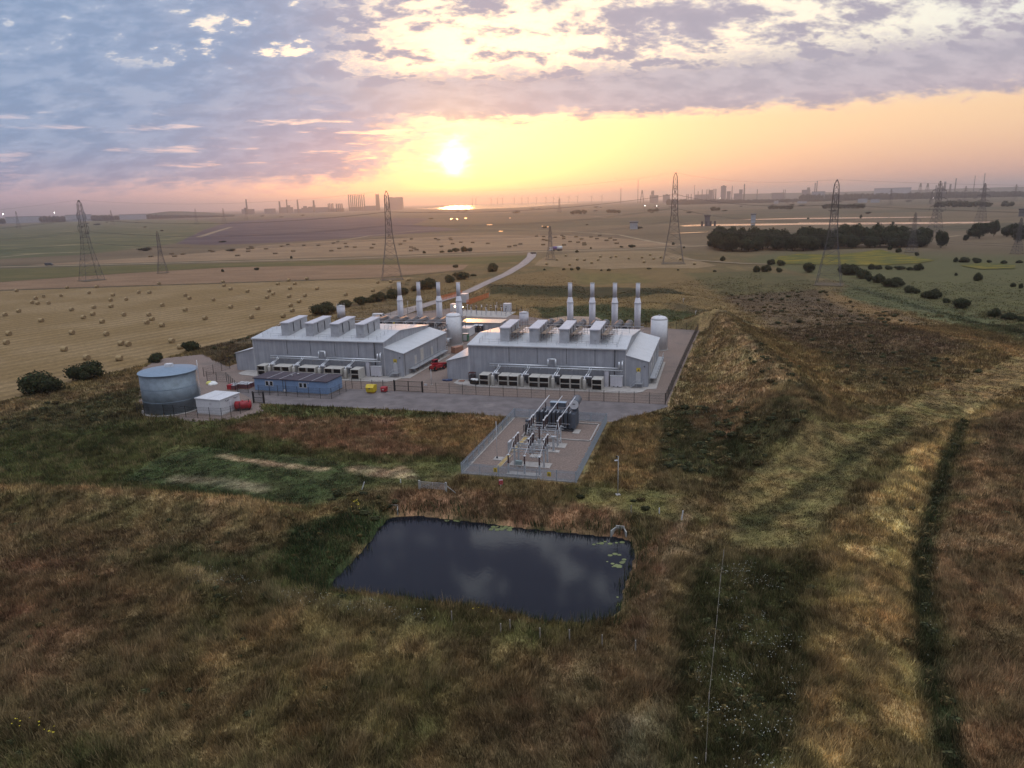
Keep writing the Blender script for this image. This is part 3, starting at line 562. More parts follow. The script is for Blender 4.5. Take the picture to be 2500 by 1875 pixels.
# tussocks: whole clumps of one growth, pale straw or dark green
for n, y0, y1, per, sp_, h0, h1, w in ((15000, 40, 76, 24, .22, .55, 1.15, .030), (16000, 76, 135, 18, .27, .5, 1.1, .05), (10000, 135, 240, 14, .42, .4, .95, .10)):
    x, y = scatter(n, y0, y1); k = allowed(x, y) & (fbm(x+7, y-3, 1/3.2, 3) > .46)
    for P in LOW: k &= ~inside(x, y, P)
    x, y = x[k], y[k]; c = ground_col(x, y); pick = rng.random(x.size); pale = pick < .55; lum = c.sum(1)
    c[pale & (lum > .16)] = (c[pale & (lum > .16)]*.5+np.array((.20, .145, .075))*.62); c[pick > .82] = c[pick > .82]*.45+np.array((.020, .026, .010))
    c[(lum <= .16)] *= 1.2
    v, f, cc = blades('t', x, y, h0*np.ones(x.size), h1*np.ones(x.size), w, c, per, .36, sp_)
    FF_.append(f+sum(len(q) for q in VV)); VV.append(v); CC.append(cc)
grass = np_mesh('grass', np.concatenate(VV), np.concatenate(FF_), M_BLADE, np.concatenate(CC)); tag(grass, 'long dry brown and green grass covering the ground around the pond and plant', 'grass', kind='stuff')
# reeds round the pond
x, y = scatter(60000, 56, 100); d = sdist(x, y, POND); left = inside(x, y, gp((560, 1100), (850, 1080), (870, 1140), (730, 1300), (560, 1300)))
k = (d > -.5-1.1*sst(fbm(x+9, y, 1/3., 2), .5, .75)) & (d < np.where(left, 4.5, np.maximum(.5, -1.6+7.*fbm(x, y, 1/3.5, 2)))) & (rng.random(x.size) < .75); x, y = x[k], y[k]
c = np.array((.030, .042, .016))*rng.uniform(.7, 1.5, (x.size, 1))
v, f, cc = blades('r', x, y, np.full(x.size, .7), np.full(x.size, 1.5), .045, c, 2, .18)
tag(np_mesh('reeds', v, f, M_BLADE, cc), 'dark green reeds and rushes fringing the foreground pond', 'reeds', kind='stuff')
# flower heads: flat umbels of the weeds
def flowers(name, label, polys, n, r, mname, col, h0, h1):
    mb_v, mb_f = [], []; o = 0
    for P, share in polys:
        P = np.array(P); lo, hi = P.min(0), P.max(0); m = int(n*share)
        x = rng.uniform(lo[0], hi[0], m); y = rng.uniform(lo[1], hi[1], m); k = inside(x, y, P) & allowed(x, y) & (fbm(x, y, 1/2.2, 3) > .47); x, y = x[k], y[k]
        z = height(x, y)+rng.uniform(h0, h1, x.size); rr = r*rng.uniform(.5, 1.3, x.size)
        for a in range(6): mb_v.append(np.c_[x+rr*math.cos(a*math.pi/3), y+rr*math.sin(a*math.pi/3), z+rng.normal(0, .01, x.size)])
        m = x.size; base = o+np.arange(m); mb_f.append(np.stack([base+m*a for a in range(6)], 1)); o += 6*m
    return tag(np_mesh(name, np.concatenate(mb_v), np.concatenate(mb_f), mat(mname, col, .9, var=.1)), label, 'flowers', kind='stuff')
flowers('white_flowers', 'small white flower heads scattered over green weeds by the pond and ditch', [(gp((1500, 1390), (1640, 1330), (1740, 1400), (1700, 1700), (1500, 1700)), 1.), (gp((2000, 1180), (2050, 1170), (2060, 1400), (1990, 1420)), .35), (gp((2010, 1000), (2090, 900), (2100, 930), (2040, 1060)), .2), (gp((420, 1230), (640, 1290), (1000, 1350), (960, 1370), (560, 1320), (400, 1270)), .9), (gp((1500, 1240), (1620, 1220), (1700, 1280), (1560, 1330)), .3), (gp((1480, 900), (1560, 880), (1590, 930), (1500, 940)), .3)], 1500, .042, 'white_petals', (.30, .30, .25), .35, .7)
flowers('yellow_flowers', 'a few bright yellow ragwort heads dotted in the long grass', [(gp((755, 1090), (775, 1088), (778, 1104), (758, 1104)), .35), (gp((0, 1560), (130, 1560), (130, 1600), (0, 1600)), .22), (gp((1500, 1600), (1560, 1600), (1560, 1659), (1500, 1659)), .1), (gp((1000, 1290), (1100, 1310), (1040, 1340)), .12)], 160, .07, 'yellow_petals', (.45, .36, .02), .4, .7)
# lily pads
mb = MB()
for cx, cy, sx, sy, n in ((1335, 1222, 14, 5, 12), (1330, 1205, 25, 20, 5), (985, 1119, 30, 7, 40), (1085, 1140, 25, 6, 30), (1300, 1172, 50, 7, 8), (1345, 1215, 8, 5, 5), (1335, 1300, 14, 16, 5)):
    for i in range(n):
        p = GD(cx+random.gauss(0, sx*.5), cy+random.gauss(0, sy*.5), WZ); r = random.uniform(.10, .34)
        if sdist(np.array([p[0]]), np.array([p[1]]), POND)[0] > -.3: continue
        zz = WZ+.012+.003*random.random(); mb.add([(p[0]+r*math.cos(a), p[1]+r*math.sin(a)*.9, zz) for a in np.linspace(.25, 6.0, 11)], [tuple(range(11))])
tag(mb.build('lily_pads', mat('lily_leaf', (.12, .14, .045), .5, var=.35, vscale=.8)), 'yellow-green lily pads floating on the pond', 'lily pads', kind='stuff')

# ---------------------------------------------------------------- engine halls and plant
M_WALL = mat('grey_cladding', (.30, .31, .335), .55, var=.07, vscale=.4, ribs=('X', 1.6, .03), dirt=((.27, .265, .26), .5, .55, .35), streak=.14)
M_WALLY = mat('grey_cladding_side', (.30, .31, .335), .55, var=.07, vscale=.4, ribs=('Y', 1.6, .03), dirt=((.27, .265, .26), .5, .55, .35), streak=.14)
M_ROOF = mat('pale_roof_sheet', (.44, .455, .47), .42, var=.06, vscale=.5, ribs=('X', 1.0, .025))
M_TRIM = mat('grey_trim', (.42, .42, .43), .5, var=.05)
M_DARK = mat('dark_grey_metal', (.05, .052, .06), .5)
M_BLACK = mat('black_opening', (.010, .010, .011), .8)
M_GALV = mat('galvanised_steel', (.46, .48, .50), .42, .55, var=.18, vscale=4)
M_CREAM = mat('cream_painted_casing', (.42, .40, .36), .6, var=.07, dirt=((.30, .27, .23), .9, .58, .4))
M_WHITE = mat('white_painted_steel', (.54, .54, .55), .5, var=.06)
M_STACK = mat('pale_stack_steel', (.47, .46, .49), .5, var=.07, vscale=.8)
M_CLADP = mat('aluminium_pipe_cladding', (.62, .64, .66), .35, .7, var=.1)
M_YELLOW = mat('yellow_paint', (.52, .38, .02), .55)
M_RED = mat('red_paint', (.32, .016, .024), .45)
M_BLUE = mat('blue_cladding', (.165, .255, .40), .6, var=.09, ribs=('X', 2.2, .02), dirt=((.11, .17, .27), .8, .55, .5))
M_BITUM = mat('dark_felt_roof', (.045, .034, .045), .8, var=.3, vscale=1.2)
M_GLASS = mat('dark_window_glass', (.012, .018, .022), .08)
M_GREEN = mat('green_paint', (.018, .13, .075), .5)
M_WOOD = mat('reddish_timber', (.30, .15, .10), .8, var=.25, vscale=5)
M_RUBBER = mat('black_rubber', (.012, .012, .013), .8)
M_FENCE = mat('black_fence_wire', (.012, .012, .013), .6)
M_PORC = mat('brown_porcelain', (.040, .016, .018), .25)
M_SLATE = mat('slate_grey_transformer_paint', (.075, .088, .110), .45, var=.12)
M_PALE = mat('palisade_galvanised', (.36, .41, .46), .5, .35, var=.15, vscale=3)
M_ORANGE = mat('sunset_orange_mesh', (.55, .12, .03), .6)  # sunset light on the rear fence, put into the base colour
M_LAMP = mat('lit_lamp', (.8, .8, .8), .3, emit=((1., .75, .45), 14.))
M_LAMPW = mat('lit_white_lamp', (.8, .8, .8), .3, emit=((1., .97, .92), 30.))

M_VENT = mat('vent_louvre_steel', (.38, .385, .405), .5, .2, var=.1, vscale=.9, ribs=('Z', 2.6, .05), dirt=((.17, .165, .17), .7, .55, .5))
def roofz(y): return 8.35+(9.5-8.35)*y/9.4 if y < 9.4 else 9.5-(9.5-7.7)*(y-9.4)/18.6
def make_hall(label):
    t = thing('engine_hall', label, 'power hall', (0, 0, 0), AZ, 'engine halls')
    X0, X1 = 5.5, 41.6
    MB().extr([(0, 0), (28, 0), (28, 7.7), (9.4, 9.5), (0, 8.35)], X0, X1).build('wall', M_WALL, t)
    MB().extr([(-.3, 8.33), (9.4, 9.52), (28.3, 7.69), (28.3, 7.83), (9.4, 9.68), (-.3, 8.47)], X0-.25, X1+.25).build('roof', M_ROOF, t)
    MB().extr([(0, 0), (X0-.01, 0), (X0-.01, 5.75), (0, 4.4)], 0., 28, 1).build('side_wing', M_WALL, t)
    MB().extr([(-.2, 4.36), (X0-.02, 5.76), (X0-.02, 5.88), (-.2, 4.48)], -.2, 28.2, 1).build('wing_roof', M_ROOF, t)
    MB().extr([(X1+.01, 0), (46.5, 0), (46.5, 5.7), (X1+.01, 7.0)], 0., 28.4, 1).build('side_wing', M_WALLY, t)
    MB().extr([(X1+.02, 7.02), (46.75, 5.66), (46.75, 5.79), (X1+.02, 7.15)], -.2, 28.6, 1).build('wing_roof', M_ROOF, t)
    MB().bx(X0-.2, X1+.2, -.42, -.3, 8.22, 8.42).build('gutter', M_TRIM, t)
    for x in (15.2, 21.8, 28.5, 34.9): MB().bx(x-.05, x+.05, -.04, 0, 4.6, 8.2).build('wall_joint', M_DARK, t)
    for x in (X0, X1): MB().bx(x-.09, x+.09, -.05, 0, 0, 8.2).build('corner_trim', M_TRIM, t)
    MB().tube((39.25, -.16, .1), (39.25, -.16, 8.2), .12, 8).build('downpipe', M_DARK, t)
    # roof vent housings
    for k in range(4):
        x0 = 12.5+6.95*k; z0 = roofz(2.4)
        vb = MB().extr([(2.4, z0-.2), (11.2, roofz(11.2)-.2), (11.2, 12.35), (2.4, 11.9)], x0, x0+2.15).build('vent_housing', M_VENT, t)
        MB().extr([(2.2, 11.92), (11.4, 12.38), (11.4, 12.62), (2.2, 12.16)], x0-.15, x0+2.3).build('vent_cap', M_STACK, vb)
        MB().extr([(2.1, z0-.25), (11.5, roofz(11.5)-.25), (11.5, roofz(11.5)+.22), (2.1, z0+.22)], x0-.2, x0+2.35).build('vent_kerb', M_WHITE, vb)
        for yy in (4.6, 7.9): MB().bx(x0+2.15, x0+2.25, yy-.12, yy+.12, 9.6, 11.9).build('vent_strip', M_DARK, vb)
    # guard rails on the roof
    def rail(name, pts):
        m = MB()
        for a, c in zip(pts[:-1], pts[1:]):
            a, c = Vector(a), Vector(c); n = max(1, round((c-a).length/2.2))
            for h in (.55, 1.05): m.bar(a+Vector((0, 0, h)), c+Vector((0, 0, h)), .035)
            for i in range(n+1): p = a.lerp(c, i/n); m.bar(p, p+Vector((0, 0, 1.05)), .035)
        return m.build(name, M_GALV, t)
    q = lambda x, y: (x, y, roofz(y)+.15)
    rail('guard_rail', [q(8, 9.2), q(8, .9), q(39.6, .9), q(39.6, 9.2)])
    rail('guard_rail', [q(37.5, 9.6), q(37.5, 16), q(40.5, 16)])
    # front door, steps and sign on the right wing
    MB().bx(43.9, 44.9, -.06, 0, 1.15, 3.2).build('door', M_TRIM, t)
    st = MB()
    for i in range(4): st.bx(42.9+.3*i, 43.2+.3*i, -1.3, -.3, .28*(i+1)-.06, .28*(i+1))
    st.bx(43.9+.2, 45.4, -1.4, -.1, 1.06, 1.12)
    for x, y in ((44.2, -1.35), (45.35, -1.35), (45.35, -.2)): st.bar((x, y, 0), (x, y, 2.15), .035)
    st.bar((44.2, -1.35, 2.1), (45.35, -1.35, 2.1), .035).bar((45.35, -1.35, 2.1), (45.35, -.2, 2.1), .035).bar((42.9, -1.35, .9), (44.2, -1.35, 2.1), .035).bar((42.9, -1.35, .1), (42.9, -1.35, .9), .03)
    st.build('door_steps', M_GALV, t)
    sg = MB().bx(44.0, 44.85, -.1, -.04, 3.55, 4.35).build('hazard_sign', M_YELLOW, t)
    MB().extr([(44.2, 3.68), (44.65, 3.68), (44.43, 4.12)], -.115, -.102, 1).build('hazard_triangle', M_DARK, sg)
    MB().bx(44.15, 44.7, -.1, -.04, 3.2, 3.5).build('notice', M_WHITE, t)
    MB().box((45.7, -.15, 4.6), (.22, .3, .25)).build('flood_lamp', M_DARK, t)
    # side doors and walkway of the right wing
    for y0, y1, z0, z1 in ((6.4, 7.9, 1.5, 3.9), (10.2, 12.4, 1.5, 4.9), (17.2, 18.6, 1.5, 3.9)):
        d = MB().bx(46.5, 46.56, y0, y1, z0, z1).build('door', M_TRIM, t); MB().bx(46.56, 46.59, y0+.25, y1-.25, z0+.3, z1-.4).build('door_panel', mat('pale_buff_door', (.46, .43, .38), .6) if 'pale_buff_door' not in MATS else MATS['pale_buff_door'], d)
    w = MB().bx(46.6, 48.0, 3.2, 26, 1.28, 1.4)
    for y in np.arange(3.4, 26.1, 2.8): w.bar((47.9, y, 0), (47.9, y, 2.5), .05); w.bar((46.7, y, 0), (46.7, y, 1.3), .05)
    for z in (1.95, 2.5): w.bar((47.9, 3.4, z), (47.9, 26, z), .04)
    w.build('walkway', M_GALV, t)
    for y in (.9, 22.): MB().bx(46.5, 46.55, y-.05, y+.05, .1, 5.5).build('wall_joint', M_DARK, t)
    return t
hall = make_hall('grey engine hall in front with scaffolding round its roof vents, right of the red telehandler')
hall.location = (*PL(0, 0), 0)
hall2 = dup(hall, (*PL(0, 0, O1), 0), AZ, 'grey engine hall standing behind the blue site cabin, no scaffolding on its roof')
def slab(o):
    m = MB().prism([PL(*q, o) for q in ((2.8, -3.6), (4.6, -4.9), (9.6, -5.9), (25, -5.9), (40.3, -5.7), (44.4, -5.3), (45.8, -4.0), (46.4, -1.6), (48.4, -1.), (48.4, 26), (46.5, 26), (46.5, .02), (2.8, .02))], 0, .13); tag(m.build('concrete_apron', M_CONC), kind='structure')
slab(O2); slab(O1)

def make_cooler():
    t = thing('cooler_unit', '', 'cooler', (0, 0, 0), AZ)
    c = MB().bx(0, .09, -1.6, 1.6, .13, 2.62).bx(2.11, 2.2, -1.6, 1.6, .13, 2.62).bx(.09, 2.11, 1.5, 1.6, .13, 2.62).bx(.09, 2.11, -1.6, 1.5, 2.53, 2.62)
    c.bx(.09, 2.11, -1.6, -1.45, 1.36, 1.5).bx(.09, 2.11, -1.6, -1.45, .13, .34); c.build('casing', M_CREAM, t)
    for z0, z1 in ((.34, 1.36), (1.5, 2.53)): MB().bx(.09, 2.11, -1.1, -1.0, z0, z1).build('intake', M_BLACK, t)
    MB().bx(.09, 2.11, -1.44, 1.5, .13, .2).build('floor_pan', M_DARK, t)
    return t
cool = make_cooler(); first = True; ck = kids(cool)
CW = ['single one at the left end', 'left of first pair', 'right of first pair', 'left of middle pair', 'right of middle pair', 'left of third pair', 'right of third pair', 'single one at the right end']
HN = ('before the scaffolded hall', 'behind the blue cabin')
for hi, o in enumerate((O2, O1)):
    for k, x in enumerate((9.5, 13.98, 16.3, 21.0, 23.32, 28.0, 30.32, 35.0)):
        loc = (*PL(x, -3.5, o), 0); lb = 'cream cooler with black intakes, %s, %s' % (CW[k], HN[hi])
        if first: cool.location = loc; tag(cool, lb, None, 'cooler units'); first = False
        else: dup(cool, loc, AZ, lb, 'cooler units', None, ck)
    # vessels beside the coolers and the pipe header on the wall
    for k, x in enumerate((12.45, 19.3, 26.3, 33.3)):
        v = thing('expansion_vessel', 'pale cylinder vessel in the %s gap from left between coolers %s' % (['first', 'second', 'third', 'fourth'][k], HN[hi]), 'vessel', (*PL(x, -4.3, o), .13), AZ, 'vessels between the coolers')
        s = MB().lathe([(.32, 0), (.38, .05), (.38, 2.1), (.30, 2.3), (.12, 2.35)], n=16).build('shell', M_CREAM, v)
        MB().path([(0, 0, 2.3), (0, .5, 2.75), (1.2, .5, 2.75)], .13).build('outlet_pipe', M_CLADP, v)
        MB().tube((-.55, .5, 2.72), (1.5, .5, 2.72), .15).build('manifold', M_WHITE, v)
        MB().path([(.1, .5, 2.75), (.55, 2.6, 3.5), (.55, 3.3, 4.1)], .11).path([(.6, .5, 2.75), (.95, 2.6, 3.5), (.95, 3.3, 3.9)], .11).build('riser', M_CLADP, v)
        m = MB().bx(.2, 1.3, 1.3, 2.2, 1.1, 2.1).bx(.3, 1.2, 2.4, 3.2, .2, 2.2); m.build('valve_box', M_DARK, v)
    pt = thing('pipe_header', ('silver pipe header with a square loop on the front wall of the scaffolded hall', 'silver pipe header with a square loop on the wall behind the blue cabin')[hi], 'pipework', (*PL(0, -.85, o), 0), AZ, 'pipe headers')
    up = [(10.8, 0, 4.25), (24.5, 0, 4.25), (24.5, 0, 5.8), (26.2, 0, 5.8), (26.2, 0, 4.25), (40.3, 0, 4.25), (40.3, 0, 5.7)]
    MB().path(up, .19, 10).build('upper_pipe', M_CLADP, pt)
    MB().path([(10.9, -.35, 3.85), (41.2, -.35, 3.85)], .15, 8).build('lower_pipe', M_GALV, pt)
    MB().path([(41., .0, 3.9), (41., 0, 5.7), (41., .5, 5.8)], .17, 8).build('end_riser', M_CLADP, pt)
    br = MB()
    for x in np.arange(12, 41, 3.6): br.bx(x-.06, x+.06, -.6, .85, 3.5, 3.62)
    br.build('bracket', M_GALV, pt)
    ki = thing('electrical_kiosk', ('white kiosk cabinet at the wall beside the steps of the scaffolded hall', 'white kiosk cabinet at the wall right of the coolers behind the blue cabin')[hi], 'kiosk', (*PL(39.8, -1.0, o), .13), AZ, 'wall kiosks')
    MB().bx(-1.3, 1.3, -.45, .45, .1, 2.5).build('cabinet', M_WHITE, ki); MB().bx(-1.4, 1.4, -.55, .5, 2.5, 2.58).build('lid', M_WHITE, ki)
    for x in (-.65, .65): MB().bx(x-.6, x+.6, -.475, -.45, .2, 2.4).build('door', M_STACK, ki)
    for x in (-.5, .35): MB().bx(x-.12, x+.12, -.49, -.45, .12, .3).build('vent', M_BLACK, ki)
    MB().bx(-2.6, -1.7, -.2, .6, 0, 3.7).build('cable_duct', M_STACK, ki)

# exhaust stacks behind the halls
def on_row(px, py, o, ly):
    d = ray(px, py); tt = (ly+np.dot(o, UY))/(d[0]*UY[0]+d[1]*UY[1]); p = d[:2]*tt; return (p-o)@UX, CAMH+d[2]*tt
Z1, Z2, Z3, Z4, ZC = zs(560, 660, .27125), zs(1060, 660, .31646), zs(330, 840, .18083), zs(1080, 960, .20796), zs(900, 670, .18987)
tops = ((O1, Z1((1524, 105), (1698, 108), (1877, 108), (2057, 106))), (O2, Z2((1048, 97), (1220, 97), (1395, 98), (1573, 98))))
ORD = ['leftmost', 'second from left', 'third from left', 'rightmost']
stack = None
for hi, (o, pts) in enumerate(tops):
    for k, q in enumerate(pts):
        x, z = on_row(*q, o, 66.); loc = (*PL(x, 66., o), 0)
        lb = 'tall pale exhaust stack, %s of the four behind the %s hall' % (ORD[k], ('left', 'scaffolded')[hi])
        if stack is None:
            H0 = z; stack = thing('exhaust_stack', lb, 'chimney', loc, AZ, 'exhaust stacks')
            r0, r1, zm = .98, .64, z*.60
            MB().lathe([(r0, 0), (r0, zm)], n=28).build('lower_shell', M_STACK, stack)
            MB().lathe([(r0+.10, zm), (r0+.10, zm+.16), (r0+.02, zm+.18), (r1+.02, zm+1.7)], n=28).build('cone', M_STACK, stack)
            MB().lathe([(r1, zm+1.68), (r1, z-.12)], n=28).build('upper_shell', M_STACK, stack)
            MB().lathe([(r1+.06, z-.14), (r1+.06, z), (r1-.06, z), (r1-.06, z-.2)], n=28).build('rim', M_TRIM, stack)
            m = MB().bx(-1.25, 1.25, -1.25, 1.25, 0, .3); m.build('base_plinth', M_CONC, stack)
            m = MB()
            for zz in np.arange(1, zm, .5): m.bar((.3, -r0-.12, zz), (-.3+.0, -r0-.12, zz), .03)
            m.bar((.3, -r0-.12, .3), (.3, -r0-.12, zm), .03).bar((-.3, -r0-.12, .3), (-.3, -r0-.12, zm), .03); m.build('ladder', M_STACK, stack)
            sk = kids(stack)
        else: dup(stack, loc, AZ, lb, 'exhaust stacks', None, sk)
sil = None
for hi, (o, pts) in enumerate(tops):
    for k, q in enumerate(pts):
        xs_, _ = on_row(*q, o, 66.)
        for s in (-1, 1):
            loc = (*PL(xs_-2.5+1.5*s*.95-.3, 52, o), 0); lb = 'black exhaust silencer drum lying %s before the %s stack behind the %s hall' % ('left' if s < 0 else 'right', ORD[k], ('left', 'scaffolded')[hi])
            if sil is None:
                sil = thing('exhaust_silencer', lb, 'silencer', loc, AZ, 'exhaust silencers')
                MB().tube((0, -6, 4.35), (0, 6, 4.35), 1.05, 18).build('drum', M_DARK, sil)
                for y in (-5.6, 5.2): MB().tube((0, y, 4.35), (0, y+.18, 4.35), 1.13, 18).build('flange', M_GALV, sil)
                for y in (-4, 4): MB().bx(-1, -.8, y-.1, y+.1, 0, 4).bx(.8, 1, y-.1, y+.1, 0, 4).bx(-1, 1, y-.12, y+.12, 3.2, 3.4).build('leg_frame', M_GALV, sil)
                lk = kids(sil)
            else: dup(sil, loc, AZ, lb, 'exhaust silencers', None, lk)
    rk = thing('pipe_rack', ('long steel pipe rack behind the left hall', 'long steel pipe rack behind the scaffolded hall')[hi], 'pipe rack', (*PL(0, 45, o), 0), AZ, 'pipe racks')
    m = MB()
    for x in np.arange(6, 41, 3.4): m.bx(x-.1, x+.1, -.1, .1, 0, 5.6).bar((x, 0, 4.2), (x+1.7, 0, 5.5), .05)
    m.build('posts', M_GALV, rk); MB().bx(5, 41, -.12, .12, 5.55, 5.7).bx(5, 41, -.1, .1, 4.1, 4.2).build('beam', M_GALV, rk)
    MB().bar((5, .5, 6.3), (41, .5, 6.3), .04).build('hand_rail', M_GALV, rk)
    for x in (9.5, 23.5): MB().bx(x-.25, x+.25, -.5, -.2, 3.2, 5.4).build('yellow_post', M_YELLOW, rk)
# white domed tanks
tk = None
for hi, (o, x, y) in enumerate(((O1, 44.3, 40.8), (O2, 45.4, 41.8))):
    lb = ('white domed storage tank between the two halls, pipes at its foot', 'white domed storage tank at the right rear corner of the scaffolded hall')[hi]
    if tk is None:
        tk = thing('storage_tank', lb, 'tank', (*PL(x, y, o), 0), AZ, 'white domed tanks')
        zt = 8.3
        MB().lathe([(2.22, .15), (2.22, zt)], n=40).build('shell', M_WHITE, tk)
        MB().lathe([(2.22, zt), (2.1, zt+.35), (1.7, zt+.68), (1.0, zt+.88), (.3, zt+.95)], n=40).build('dome', M_WHITE, tk)
        MB().lathe([(.25, zt+.9), (.25, zt+1.15), (.32, zt+1.2)], n=12).build('nozzle', M_TRIM, tk)
        MB().lathe([(2.6, 0), (2.6, .15)], n=40).build('base', M_CONC, tk)
        p = MB()
        for i in range(3): p.path([(-.9+.5*i, -2.1, 2.2), (-1.6+.5*i, -3., 2.2), (-1.6+.5*i, -3., .2)], .13)
        p.build('foot_pipe', M_CLADP, tk)
        m = MB()
        for zz in np.arange(.5, zt, .45): m.bar((2.32, -.25, zz), (2.32, .25, zz), .025)
        m.bar((2.32, -.25, .2), (2.32, -.25, zt), .03).bar((2.32, .25, .2), (2.32, .25, zt), .03); m.build('ladder', M_GALV, tk)
    else: dup(tk, (*PL(x, y, o), 0), AZ, lb, 'white domed tanks')
wk = thing('lattice_walkway', 'dark lattice walkway bridging from the left hall to the tall white tank', 'walkway', (*PL(42.6, 29, O1), 0), AZ)
m = MB()
for zz in (4.6, 6.2):
    for x in (-.6, .6): m.bar((x, 0, zz), (x, 26, zz), .07)
for y in np.arange(0, 26, 2.): 
    for x in (-.6, .6): m.bar((x, y, 4.6), (x, y+1, 6.2), .05); m.bar((x, y+1, 6.2), (x, y+2, 4.6), .05)
m.build('truss', M_DARK, wk); MB().bx(-.55, .55, 0, 26, 4.66, 4.72).build('deck', M_GALV, wk)
MB().bx(-.6, -.5, 12, 12.1, 0, 4.6).bx(.5, .6, 25, 25.1, 0, 4.6).bx(-.6, -.5, 25, 25.1, 0, 4.6).build('leg', M_DARK, wk)
# scaffolds beside the roof vents of the nearer hall
sc = None
for k in range(4):
    loc = (*PL(14.9+6.95*k, 0), 0); lb = 'tube scaffold on the hall roof beside the %s vent housing' % ['leftmost', 'second', 'third', 'rightmost'][k]
    if sc is None:
        sc = thing('scaffold', lb, 'scaffold', loc, AZ, 'roof scaffolds'); m = MB()
        for x in (.15, 1.5):
            for y in (3.2, 5.6, 8., 10.4, 12.8): m.bar((x, y, roofz(y)+.1), (x, y, 12.6 if y > 3.5 else 11.6), .04)
            for z in (9.9, 10.9, 11.9): m.bar((x, 2.8, z), (x, 13.2, z), .035)
        for y in (3.2, 5.6, 8., 10.4, 12.8):
            for z in (10., 11.): m.bar((-.1, y, z), (2.6, y, z), .035)
        for y in (3.2, 8.): m.bar((1.5, y, 9.6), (1.5, y+2.4, 11.9), .035)
        m.bar((2.6, 3.2, roofz(3.2)), (2.6, 3.2, 11.2), .035).bar((2.6, 10.4, roofz(10)), (2.6, 10.4, 11.2), .035).bar((2.6, 3.2, 11), (2.6, 10.4, 11), .035)
        m.build('tubes', mat('scaffold_tube', (.22, .20, .20), .5, .5), sc); MB().bx(.2, 1.45, 3, 12.8, 10.82, 10.88).build('boards', mat('scaffold_board', (.25, .19, .14), .9, var=.3), sc)
        sk2 = kids(sc)
    else: dup(sc, loc, AZ, lb, 'roof scaffolds', None, sk2)

# ---------------------------------------------------------------- site cabin, water tank, pump house
p0, p1, p2 = np.array((-58.2, 157.7)), np.array((-40.3, 152.)), np.array((-38.1, 157.6)); ca = math.atan2(*(p1-p0)[::-1]); Lc = np.linalg.norm(p1-p0)
cb = thing('site_cabin', 'long blue site cabin with a dark flat roof and four white framed windows', 'cabin', (*p0, 0), ca)
MB().bx(0, Lc, 0, 6.1, .25, 2.95).build('body', M_BLUE, cb)
MB().bx(.1, Lc-.1, .1, 6., .03, .25).build('skirt', M_CONC, cb)
rf = MB().extr([(-.25, 2.95), (6.35, 3.02), (6.35, 3.18), (-.25, 3.12)], -.25, Lc+.25).build('roof', M_BITUM, cb)
for x in (3.6, 6.8, 11.8, 15.1): MB().extr([(-.25, 3.13), (6.3, 3.19), (6.3, 3.21), (-.25, 3.15)], x-.06, x+.06).build('roof_seam', M_TRIM, rf)
for x, y in ((8.2, 2.6), (8.9, 4.1)): MB().lathe([(.16, 0), (.16, .3), (.24, .32), (.2, .4)], (x, y, 3.12), 12).build('roof_vent', M_TRIM, rf)
for x in (2.9, 4.0, 11.6, 12.7):
    w = MB()
    w.bx(x, x+.95, -.07, 0, 1.35, 1.47).bx(x, x+.95, -.07, 0, 2.43, 2.55).bx(x, x+.12, -.07, 0, 1.47, 2.43).bx(x+.83, x+.95, -.07, 0, 1.47, 2.43)
    fr = w.build('window', M_WHITE, cb); MB().bx(x+.12, x+.83, -.03, -.005, 1.47, 2.43).build('pane', M_GLASS, fr)
MB().tube((7.5, -.08, .3), (7.5, -.08, 2.95), .06).build('downpipe', M_DARK, cb); MB().tube((8.2, -.08, .3), (8.2, -.08, 2.95), .06).build('downpipe', M_DARK, cb)
MB().bx(7.65, 8.1, -.25, -.02, .35, .75).build('meter_box', M_WHITE, cb); MB().bx(14., 14.25, -.2, 0, 2.45, 2.6).build('wall_lamp', M_TRIM, cb); MB().bx(Lc, Lc+.15, 5.2, 5.4, 2.45, 2.6).build('wall_lamp', M_TRIM, cb)

def galv_tank_mat():
    m = mat('galvanised_tank_sheet', (.205, .25, .285), .38, .55, var=.14, vscale=.9, ribs=('Z', 1.9, .035)); return m
wt = thing('water_tank', 'big round galvanised water tank with a flat lid beside the white pump house', 'water tank', (*TANKC, 0), 0)
MB().lathe([(5.5, .12), (5.5, 8.15)], n=72).build('shell', galv_tank_mat(), wt)
MB().lathe([(5.72, 8.1), (5.72, 8.24), (5.66, 8.27), (.4, 8.7)], n=72).build('lid', mat('tank_lid', (.20, .27, .34), .45, .3, var=.08), wt)
MB().box((-.5, 1.8, 8.5), (1.35, 1.2, .75)).build('hatch', M_WHITE, wt)
for z in (2.6, 5.2): MB().lathe([(5.5, z), (5.52, z+.02), (5.52, z+.07), (5.5, z+.09)], n=72).build('shell_band', MATS['tank_lid'], wt)
MB().lathe([(6.05, 0), (6.05, .16)], n=72).build('base_ring', M_CONC, wt)
m = MB().bar((5.8, .2, .2), (5.8, .2, 8.9), .05).bar((5.8, .7, .2), (5.8, .7, 8.9), .05)
for zz in np.arange(.4, 8.4, .4): m.bar((5.8, .2, zz), (5.8, .7, zz), .03)
m.build('ladder', M_GALV, wt); MB().tube((5.7, 1.1, 6.8), (5.7, 1.1, 10.), .07).build('mast', M_WHITE, wt)

